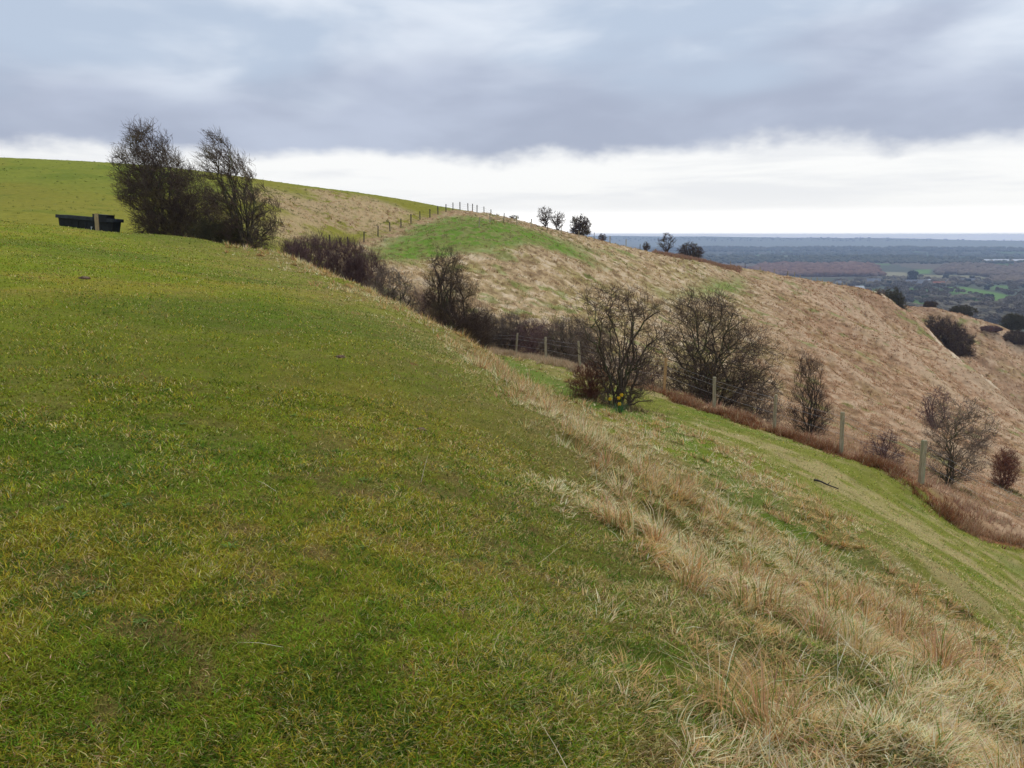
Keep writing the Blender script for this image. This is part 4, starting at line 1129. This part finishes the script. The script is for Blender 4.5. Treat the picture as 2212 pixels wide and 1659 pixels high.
pts5 = [at_px(u, Y) for u, Y in [(787.6, 196.5), (794.5, 200), (800, 203), (806, 206), (811, 209), (817, 212), (822, 214), (827, 217), (832, 220), (837, 223), (842, 226), (846, 229), (852, 234), (858, 238), (864, 242)]]
pmp2 = post_mesh('post', M_post, 1.2, .075)
wire_fence('closely spaced pale fence posts going down behind the first spur', pts5, [pmp2], 1.2, (1.0, .6), .005, tilt=.03, seed=7)

# ------------------------------------------------------------------ water trough and its post
tp = at_px(90, 46.2)
tz = P(90, 233.5, 46.2)[2]
tr = empty('water_trough', (tp[0], tp[1], tz - .12), 'long black plastic water trough with a raised float box, sunk behind the lawn brow', 'trough', rz=math.radians(-3))
b = MB()                                                # tapered tank, open at the top
Lh, Wh, Hh = 1.50, .42, .90
o_, i_ = [], []
for s, zt, t in ((1, 0, .93), (1, Hh, 1.0)):
    o_ += [(-Lh * t, -Wh * t, zt), (Lh * t, -Wh * t, zt), (Lh * t, Wh * t, zt), (-Lh * t, Wh * t, zt)]
for zt, t in ((Hh, .0), (.35, .0)):
    i_ += [(-Lh + .07, -Wh + .07, zt), (Lh - .07, -Wh + .07, zt), (Lh - .07, Wh - .07, zt), (-Lh + .07, Wh - .07, zt)]
Vt = np.array(o_ + i_, float)
Ft = [(3, 2, 1, 0)] + [(k, (k + 1) % 4, 4 + (k + 1) % 4, 4 + k) for k in range(4)] + [(4 + k, 4 + (k + 1) % 4, 8 + (k + 1) % 4, 8 + k) for k in range(4)] + [(8 + (k + 1) % 4, 8 + k, 12 + k, 12 + (k + 1) % 4)[::-1] for k in range(4)] + [(12, 13, 14, 15)]
b.add(Vt, Ft)
for xx in np.linspace(-1.25, 1.25, 7): b.box((xx, -Wh * .965 - .012, .42), (.035, .018, .36), bev=.006)
b.build('tank', M_black, tr)
b = MB()
for yy in (-Wh - .05, Wh + .05): b.box((0, yy, Hh + .01), (Lh + .09, .06, .085), bev=.02)
for xx in (-Lh - .05, Lh + .05): b.box((xx, 0, Hh + .012), (.055, Wh + .0, .077), bev=.02)
b.build('rim', M_rim, tr)
b = MB(); b.box((.82, -.12, Hh + .06), (.40, .42, .19), taper=.97, bev=.02); b.box((.82, -.12, Hh + .262), (.41, .43, .014), bev=.02)
b.build('float_box', M_black, tr)
b = MB(); b.tube([(.36, -Wh - .02, .48), (.36, -Wh - .09, .48)], .03, 8); b.tube([(.36, -Wh - .075, .48), (.36, -Wh - .075, .34)], .018, 8)
b.build('drain_plug', M_pale, tr)
b = MB(); b.box((0, 0, .2), (Lh - .08, Wh - .08, .25), bev=.01)
m_w, T_ = new_mat('water'); finish(T_, (.01, .015, .02), .08, .5)
b.build('water', m_w, tr, (0, 0, Hh - .55))
tr.rotation_euler = (0, math.radians(4.6), math.radians(-4))
pp = at_px(97.8, 45.0)
zb = P(97.8, 233.5, 45.0)[2]
b = MB(); b.box((0, 0, .36), (.085, .06, .72), bev=.01); b.box((0, 0, 1.09), (.078, .053, .010), bev=.01)
wp = tag(obj('marker_post', None), 'pale squared wooden post standing in front of the black trough', 'post') if False else b.build('marker_post', mat_noise('pale_wood', (.33, .24, .13), (.46, .35, .20), 6, stretch=(6, 6, .7)))
wp.location = (pp[0], pp[1], zb - .08)
tag(wp, 'pale squared wooden post standing in front of the black water trough', 'post')

# ------------------------------------------------------------------ daffodils
def daffodil_clump():
    g_ = hit(620, 415, 10)
    g_ = gpt(g_[0], g_[1])
    root = empty('daffodil_clump', g_, 'clump of yellow daffodils at the foot of the spiky hawthorn', 'flowers')
    r_ = np.random.default_rng(5)
    b = MB()
    for k in range(46):
        a = r_.uniform(0, 6.28); L_ = r_.uniform(.22, .42); ln = r_.uniform(.1, .7); rad = r_.uniform(0, .13)
        bx, by = math.cos(a) * rad, math.sin(a) * rad
        pts = [(bx + math.cos(a) * L_ * t * math.sin(ln * (0.4 + t)), by + math.sin(a) * L_ * t * math.sin(ln * (.4 + t)), L_ * t * math.cos(ln * (.3 + t))) for t in np.linspace(0, 1, 5)]
        w_ = .011
        px, py = -math.sin(a) * w_, math.cos(a) * w_
        V = []; 
        for q, (x_, y_, z_) in enumerate(pts):
            f = 1 - .9 * (q / 4) ** 2
            V += [(x_ - px * f, y_ - py * f, z_), (x_, y_, z_ - .004), (x_ + px * f, y_ + py * f, z_)]
        F = [(q * 3 + s, q * 3 + s + 1, q * 3 + s + 4, q * 3 + s + 3) for q in range(4) for s in (0, 1)]
        b.add(V, F)
    b.build('leaves', M_leaf, root)
    for (uu, vv) in [(610.0, 399), (618.7, 398), (621.7, 395.0), (619.5, 404)]:
        Yd = g_[1] - .15
        p = P(uu, vv, Yd) - g_
        b = MB(); b.tube([(p[0] * .4, p[1] * .3, 0), (p[0] * .8, p[1] * .7, p[2] * .6), (p[0], p[1] + .02, p[2] - .01), (p[0], p[1] - .01, p[2])], [.006, .006, .005, .004], 6)
        st_ = b.build('stem', M_leaf, root)
        b = MB()
        nrm = np.array([r_.uniform(-.4, .4), -1, r_.uniform(-.2, .1)]); nrm /= np.linalg.norm(nrm)
        s1 = np.cross(nrm, [0, 0, 1]); s1 /= np.linalg.norm(s1); s2 = np.cross(s1, nrm)
        c_ = np.array(p)
        for k in range(6):
            a = k * math.pi / 3 + r_.uniform(-.1, .1)
            d_ = s1 * math.cos(a) + s2 * math.sin(a); e_ = -s1 * math.sin(a) + s2 * math.cos(a)
            V = [c_, c_ + d_ * .035 + e_ * .020, c_ + d_ * .075 - nrm * .006, c_ + d_ * .035 - e_ * .020, c_ + d_ * .035 + nrm * .006]
            b.add(V, [(0, 1, 4), (1, 2, 4), (2, 3, 4), (3, 0, 4), (0, 3, 2, 1)])
        fl_ = b.build('flower', M_petal, root)
        b = MB(); b.tube([c_, c_ + nrm * .03, c_ + nrm * .045], [.014, .017, .025], 10, cap=False)
        b.build('trumpet', M_cup, fl_)
daffodil_clump()

# stick on the mown bank, clods on the lawn, dock leaves
sa = hit(814, 482.5, 6); sb = hit(838, 490.5, 6)
sa = gpt(sa[0], sa[1]); sb = gpt(sb[0], sb[1]); ctr = (sa + sb) / 2
b = MB()
tt = np.linspace(0, 1, 8)
line = np.array([(sa - ctr) * (1 - t) + (sb - ctr) * t + np.array([.02 * math.sin(9 * t), .02 * math.cos(7 * t), .05 + .02 * math.sin(5 * t)]) for t in tt])
b.tube(line, .03 * (1 - .5 * tt), 7); b.tube([line[4], line[4] + np.array([.12, .1, .06])], [.015, .007], 5)
stick = b.build('fallen_stick', M_stick, None, ctr, smooth=True)
tag(stick, 'dark fallen stick lying on the mown green bank above the fence', 'stick')
def clod(u, v, s, lab, seed):
    g_ = hit(u, v, 1.5); g_ = gpt(g_[0], g_[1])
    r_ = np.random.default_rng(seed)
    import bmesh
    bm = bmesh.new(); bmesh.ops.create_icosphere(bm, subdivisions=3, radius=1)
    for q in bm.verts:
        k = 1 + .35 * float(vnoise(np.array([q.co.x * 2.1 + seed]), np.array([q.co.y * 2.1 + q.co.z * 1.7]), seed)[0] - .3) + r_.normal(0, .04)
        q.co = Vector((q.co.x * s * k * 1.3, q.co.y * s * k, q.co.z * s * k * .5))
    me = bpy.data.meshes.new('soil_clod'); bm.to_mesh(me); bm.free(); me.materials.append(M_clod)
    tag(obj('soil_clod', me, None, (g_[0], g_[1], g_[2] + s * .1)), lab, 'clod')
clod(262, 551, .022, 'dark clod of soil in the short turf right of centre left', 3) if False else None
clod(340, 357, .05, 'dark soil clod on the lawn halfway to the brow', 4)
clod(421, 432, .035, 'dark soil clod on the lawn left of the dry grass edge', 5)
clod(84, 279, .08, 'most distant dark soil clod on the lawn, near the brow', 6)

# ------------------------------------------------------------------ the plain: woods, trees, hedges, houses
def crown_proto(seed, n=420, w=1.0, h=1.0, fs=.10, trunk=True):
    """unit-high tree: many small twig-clump faces spread through a lumpy crown"""
    r_ = np.random.default_rng(seed)
    V, F = [], []
    nb_ = 9
    cs = np.stack([r_.normal(0, .20 * w, nb_), r_.normal(0, .20 * w, nb_), r_.uniform(.35, .78, nb_) * h], -1)
    rs = r_.uniform(.14, .27, nb_)
    i = r_.integers(0, nb_, n)
    d = norm(r_.normal(0, 1, (n, 3))) * (r_.random((n, 1)) ** .45)
    c = cs[i] + d * rs[i][:, None] * np.array([w, w, .95])
    c[:, 2] = np.maximum(c[:, 2], .03)
    e1 = norm(r_.normal(0, 1, (n, 3))); e2 = norm(np.cross(e1, r_.normal(0, 1, (n, 3))))
    s = fs * r_.uniform(.5, 1.3, (n, 1))
    tri = np.stack([c + e1 * s, c - e1 * s * .6 + e2 * s * .8, c - e1 * s * .5 - e2 * s * .7], 1).reshape(-1, 3)
    FF = [np.arange(n * 3).reshape(-1, 3)]
    if trunk:
        b_ = MB(); b_.tube([(0, 0, -.05), (0, .01, .25), (.02, 0, .55)], [.028, .022, .01], 5)
        for k in range(5):
            q = cs[k]; b_.tube([(0, 0, .22), q * .7 + np.array([0, 0, .05]), q], [.016, .01, .004], 4)
        Vb = np.concatenate(b_.V); off = len(tri)
        f4 = np.array([f for f in b_.F if len(f) == 4]) + off
        tri = np.concatenate([tri, Vb]); FF.append(f4)
    return tri, FF
def mat_far(name, a, b):
    m, T = new_mat(name)
    info = T.node('ShaderNodeObjectInfo')
    g = T.node('ShaderNodeNewGeometry').outputs['Position']
    nn = T.noise(g, .25, 3, .6)
    c = T.mix(T.m('ADD', T.m('MULTIPLY', info.outputs['Random'], .6), T.m('MULTIPLY', nn, .4)), a, b)
    finish(T, c, .95, .05)
    return m
M_far1 = mat_far('far_bare_trees', (.13, .10, .07), (.25, .20, .14))
M_far2 = mat_far('far_evergreens', (.012, .026, .014), (.03, .05, .024))
M_far3 = mat_far('far_green_shrubs', (.06, .09, .03), (.12, .15, .05))
protos = []
for s in range(4):
    V_, F_ = crown_proto(200 + s, 520, 1.0 + .2 * (s % 2), 1.0)
    protos.append(V_); 
    me = mesh_np('bare_tree', V_, F_, M_far1); protos[-1] = me
pe_V, pe_F = crown_proto(210, 800, .9, 1.0, .085); me_ever = mesh_np('evergreen_tree', pe_V, pe_F, M_far2)
ps_V, ps_F = crown_proto(211, 420, 1.5, .9, .11); me_shrub = mesh_np('field_bush', ps_V, ps_F, M_far3)
GB = 'bare trees on the plain beyond the hill'
def where(u, v):
    side = 'left of the big evergreen' if u < 905 else ('below the farm roofs' if u < 955 else 'on the right')
    row = 'in far hedgerows' if v < 282 else ('beside the farm roofs' if v < 289 else ('round the green field' if v < 297.5 else ('below the green field' if v < 308 else 'just over the spur')))
    return row + ', ' + side
def far_tree(u, v, hpx, kind, rg_):
    g_ = hit(u, v, 430)
    if g_ is None: return
    x_, y_ = g_[0], g_[1]
    for q, _c in FIELDS[:4] + FIELDS[5:8]:
        if sdpoly(np.array([x_]), np.array([y_]), q)[0] > 4 and kind != 'ever!': return
    z_ = float(Hs(np.array([x_]), np.array([y_]))[0])
    hh = hpx / FPX * y_
    if kind == 'bare':
        o = obj('bare_tree', protos[rg_.integers(0, 4)]); tag(o, 'leafless tree on the plain ' + where(u, v), 'tree', GB)
    elif kind == 'shrub':
        o = obj('field_bush', me_shrub); tag(o, 'low dull green bush on the plain ' + where(u, v), 'bush', 'green bushes on the plain')
    else:
        o = obj('evergreen_tree', me_ever)
        if kind == 'ever!': tag(o, 'solitary big dark evergreen tree rising from the fields of the plain', 'tree')
        else: tag(o, 'smaller dark evergreen on the plain ' + where(u, v), 'tree', 'small evergreens on the plain')
    o.location = (x_, y_, z_ - .3)
    o.rotation_euler = (0, 0, rg_.uniform(0, 6.28))
    wv_ = rg_.uniform(1.0, 1.5) if kind == 'bare' else rg_.uniform(.9, 1.15)
    o.scale = (hh * wv_, hh * wv_, hh)
rg_ = np.random.default_rng(77)
cnt = 0
rows = [(280.5, 4.5, 26), (283.5, 5.5, 34), (287, 6, 32), (290.5, 6.5, 30), (294.5, 7.5, 30), (299.5, 8.5, 28), (305, 9.5, 24), (311, 11, 20), (318, 12, 16), (326, 13, 10)]
for v_, hp, m_ in rows:
    for k in range(m_):
        u_ = rg_.uniform(835 if v_ < 300 else 880, 1055); vv_ = v_ + rg_.normal(0, 1.2)
        if u_ < 880 and vv_ < 282: continue
        kd = 'bare' if rg_.random() < .78 else ('shrub' if rg_.random() < .7 else 'ever')
        far_tree(u_, vv_, hp * rg_.uniform(.7, 1.15) * (.6 if kd == 'shrub' else 1), kd, rg_); cnt += 1
far_tree(911.5, 283.5, 13.5, 'ever!', rg_)
far_tree(945.5, 281, 7, 'ever', rg_); far_tree(972, 281.5, 6, 'ever', rg_); far_tree(990, 301.5, 8, 'ever', rg_)
print('far trees', cnt)

# woods: masses of crowns nobody could count
def icos(sub=1):
    import bmesh
    bm = bmesh.new(); bmesh.ops.create_icosphere(bm, subdivisions=sub, radius=1)
    V = np.array([v.co[:] for v in bm.verts]); F = np.array([[v.index for v in f.verts] for f in bm.faces]); bm.free()
    return V, F
def wood(label, areas, colA, colB, seed, hgt=14):
    r_ = np.random.default_rng(seed)
    xs, ys, hs = [], [], []
    for (u0, u1, va, vb, dens, hp) in areas:
        for _ in range(dens):
            u_ = r_.uniform(u0, u1); v_ = r_.uniform(va, vb)
            e_ = min(u_ - u0, u1 - u_) / (u1 - u0)
            if v_ < va + (vb - va) * (.75 * max(0, 1 - e_ * 6) ** 2 + .35 * float(vnoise(np.array([u_ / 17.]), np.array([va]), seed)[0])): continue
            g_ = P(u_, v_, 1.0)
            if g_[2] >= -.002: continue
            xs.append((u_, v_)); hs.append(hp)
    # meet the ground for many sight lines at once
    uv = np.array(xs); hs = np.array(hs)
    D = np.stack([ray(a, b_) for a, b_ in uv])
    t = np.exp(np.linspace(math.log(700), math.log(11000), 700))
    best = np.full(len(D), np.nan)
    for i in range(0, len(D), 200):
        dd = D[i:i + 200]
        X_ = dd[:, 0:1] * t; Y_ = np.repeat(t[None], len(dd), 0)
        r2 = np.hypot(X_, Y_)
        zg = plain(X_, Y_)
        bl = dd[:, 2:3] * t < zg
        ok = bl.any(1); ii = bl.argmax(1)
        best[i:i + 200] = np.where(ok, t[ii], np.nan)
    ok = ~np.isnan(best); D, best, hs = D[ok], best[ok], hs[ok]
    x_ = D[:, 0] * best; y_ = best
    keep = np.ones(len(x_), bool)
    for q, _c in FIELDS: keep &= sdpoly(x_, y_, q) < 2
    x_, y_, hs = x_[keep], y_[keep], hs[keep]
    z_ = plain(x_, y_)
    V0, F0 = icos(2)
    M_ = len(x_)
    r = hs / FPX * y_
    dsp = 1 + r_.normal(0, .16, (M_, len(V0)))
    sc = r[:, None] * np.stack([r_.uniform(.8, 1.5, M_), r_.uniform(.8, 1.5, M_), r_.uniform(.7, 1.1, M_)], -1)
    V_ = V0[None] * dsp[..., None] * sc[:, None] * np.array([.62, .62, .5])
    V_ += np.stack([x_, y_, z_ + r * .45], -1)[:, None]
    F_ = (F0[None] + (np.arange(M_) * len(V0))[:, None, None]).reshape(-1, 3)
    tcol = r_.random((M_, 1)); cc = np.array(colA) * (1 - tcol) + np.array(colB) * tcol
    me = mesh_np('wood', V_.reshape(-1, 3), [F_], M_woods, np.repeat(cc, len(V0), 0))
    tag(obj('wood', me), label, 'wood', kind='stuff')
    print(label, M_)
mw, T_ = new_mat('woods')
at_ = T_.node('ShaderNodeAttribute', attribute_name='Col'); gp = T_.node('ShaderNodeNewGeometry').outputs['Position']
nn_ = T_.noise(gp, .12, 4, .7); ff_ = T_.m('ADD', .35, T_.m('MULTIPLY', nn_, 1.3))
finish(T_, T_.mix(1.0, at_.outputs[0], T_.comb(ff_, ff_, ff_), 'MULTIPLY'), .95, .03)
M_woods = mw
wood('reddish brown leafless wood on the plain just beyond the ridge fence', [(745, 885, 266, 277, 900, 5.5), (700, 760, 268, 276, 120, 4)], (.17, .085, .06), (.25, .15, .10), 301)
wood('purplish brown wood along the right side of the plain', [(930, 1060, 265, 277, 800, 5), (985, 1060, 276, 284, 220, 5)], (.14, .10, .075), (.22, .17, .12), 302)
wood('dark blue green woods spread across the middle of the plain', [(560, 1060, 252, 264, 2300, 3.0), (640, 1060, 247.5, 252, 1300, 2.6)], (.05, .07, .04), (.14, .14, .09), 303)
wood('line of tiny trees crowning the farthest ridge', [(560, 1060, 237, 241.5, 420, 1.1)], (.05, .055, .04), (.09, .09, .065), 304)
wood('dull brown hedgerow trees packed between the fields of the plain', [(830, 1060, 278, 287, 420, 4), (880, 1060, 296, 301, 120, 5), (890, 1060, 303, 322, 420, 7)], (.10, .085, .055), (.20, .17, .11), 305)

# houses and sheds on the plain
M_wall_w = mat_noise('white_render', (.62, .60, .55), (.78, .76, .70), .5); M_wall_b = mat_noise('tan_brick', (.40, .28, .18), (.5, .36, .24), .8)
M_roof_g = mat_noise('grey_slate', (.16, .17, .20), (.26, .27, .30), .6); M_roof_r = mat_noise('red_tiles', (.35, .11, .06), (.45, .17, .09), .6)
M_roof_w = mat_noise('pale_sheet_roof', (.62, .64, .66), (.75, .77, .8), .4); M_win = mat_noise('dark_window', (.02, .02, .03), (.05, .05, .06), 1)
def house(u, v, w, d_, h_, rot, wallm, roofm, label, cat, name, chimney=True, rf=.5):
    g_ = hit(u, v, 430)
    z_ = float(Hs(np.array([g_[0]]), np.array([g_[1]]))[0])
    root = empty(name, (g_[0], g_[1], z_), label, cat, None, rot)
    b = MB(); hw, hd = w / 2, d_ / 2
    V = [(-hw, -hd, -1), (hw, -hd, -1), (hw, hd, -1), (-hw, hd, -1), (-hw, -hd, h_), (hw, -hd, h_), (hw, hd, h_), (-hw, hd, h_), (-hw, 0, h_ + hd * rf * 2 * .96), (hw, 0, h_ + hd * rf * 2 * .96)]
    b.add(V, [(0, 1, 5, 4), (2, 3, 7, 6), (1, 2, 6, 9, 5), (3, 0, 4, 8, 7), (3, 2, 1, 0)])
    b.build('wall', wallm, root)
    b = MB(); e = .5; rz = h_ + hd * rf * 2
    V = [(-hw - e, -hd - e, h_ - e * rf * 2 + .1), (hw + e, -hd - e, h_ - e * rf * 2 + .1), (hw + e, 0, rz + .1), (-hw - e, 0, rz + .1), (-hw - e, hd + e, h_ - e * rf * 2 + .1), (hw + e, hd + e, h_ - e * rf * 2 + .1)]
    V += [(a, c_, q + .25) for a, c_, q in V]
    b.add(V, [(0, 1, 2, 3), (3, 2, 5, 4), (6, 9, 8, 7), (9, 10, 11, 8), (0, 6, 7, 1), (4, 5, 11, 10), (0, 3, 9, 6), (3, 4, 10, 9), (1, 7, 8, 2), (2, 8, 11, 5)])
    rf_ = b.build('roof', roofm, root)
    if chimney:
        b = MB(); b.box((hw * .7, 0, rz + .6), (.5, .5, 1.2), bev=.03); b.build('chimney', M_wall_b, rf_)
    for k in (-.5, .5):
        b = MB(); b.box((hw * k, -hd - .02, h_ * .5), (w * .09, .04, h_ * .16), bev=.01); b.build('window', M_win, root)
house(929.5, 284, 12, 8, 5.5, .5, M_wall_w, M_roof_w, 'small bright white house left of the red roof on the plain', 'house', 'white_house')
house(938.5, 286, 24, 9, 4, .1, M_wall_b, M_roof_r, 'low farm building with a red tiled roof on the plain', 'barn', 'red_roofed_barn', False)
house(947.5, 286, 12, 9, 8, 1.2, M_wall_b, M_roof_g, 'tan gabled house beside the bright green field', 'house', 'brick_house')
house(916.5, 285.5, 46, 14, 4, .05, M_wall_b, M_roof_g, 'long grey roofed barn right of the big evergreen tree', 'barn', 'long_barn', False)
house(859, 290, 16, 8, 3.2, .1, M_wall_w, M_roof_w, 'low white shed close to the end of the ridge fence', 'shed', 'white_shed', False)
house(838, 286, 14, 8, 6, .6, M_wall_w, M_roof_g, 'pale house with grey roof seen just over the ridge fence', 'house', 'pale_house')
house(873, 283.8, 26, 12, 4.5, -.1, M_wall_b, M_roof_g, 'grey roofed barn among bare trees left of the evergreen', 'barn', 'grey_barn', False)
house(968, 283, 30, 10, 4, .1, M_wall_b, M_roof_g, 'grey roofed farm shed right of the gabled house', 'shed', 'farm_shed', False)
for k, (u_, w_) in enumerate([(989, 26), (1000, 40), (1019, 34)]):
    house(u_, 262.5, w_ * 1.3, 20, 5, .03 * k, M_wall_b, M_roof_w, ['leftmost', 'middle', 'rightmost'][k] + ' of three long pale roofs in front of the blue woods', 'greenhouse', 'greenhouse', False, .25)

# ------------------------------------------------------------------ haze over plain and hills
b = MB()
hx, y0, y1 = 10500.0, -10300.0, 10300.0
zlo, zhi = float(V[:, 2].min()) - 1.5, 19.0
b.add([(-10300, y0, zlo), (10300, y0, zlo), (10300, y1, zlo), (-10300, y1, zlo), (-10300, y0, zhi), (10300, y0, zhi), (10300, y1, zhi), (-10300, y1, zhi)],
      [(3, 2, 1, 0), (4, 5, 6, 7), (0, 1, 5, 4), (1, 2, 6, 5), (2, 3, 7, 6), (3, 0, 4, 7)])
mh = bpy.data.materials.new('haze'); mh.use_nodes = True; mh.node_tree.nodes.clear()
TH = NT(mh.node_tree)
pv = TH.node('ShaderNodeVolumePrincipled'); pv.inputs['Color'].default_value = (.56, .71, 1.0, 1)
pv.inputs['Density'].default_value = 1.7e-4
pv.inputs['Anisotropy'].default_value = 0.5
ho = TH.node('ShaderNodeOutputMaterial'); mh.node_tree.links.new(pv.outputs[0], ho.inputs['Volume'])
hz_ = b.build('haze', mh)
tag(hz_, kind='stuff')
print('haze z', zlo, zhi, 'max ground', V[:, 2].max())
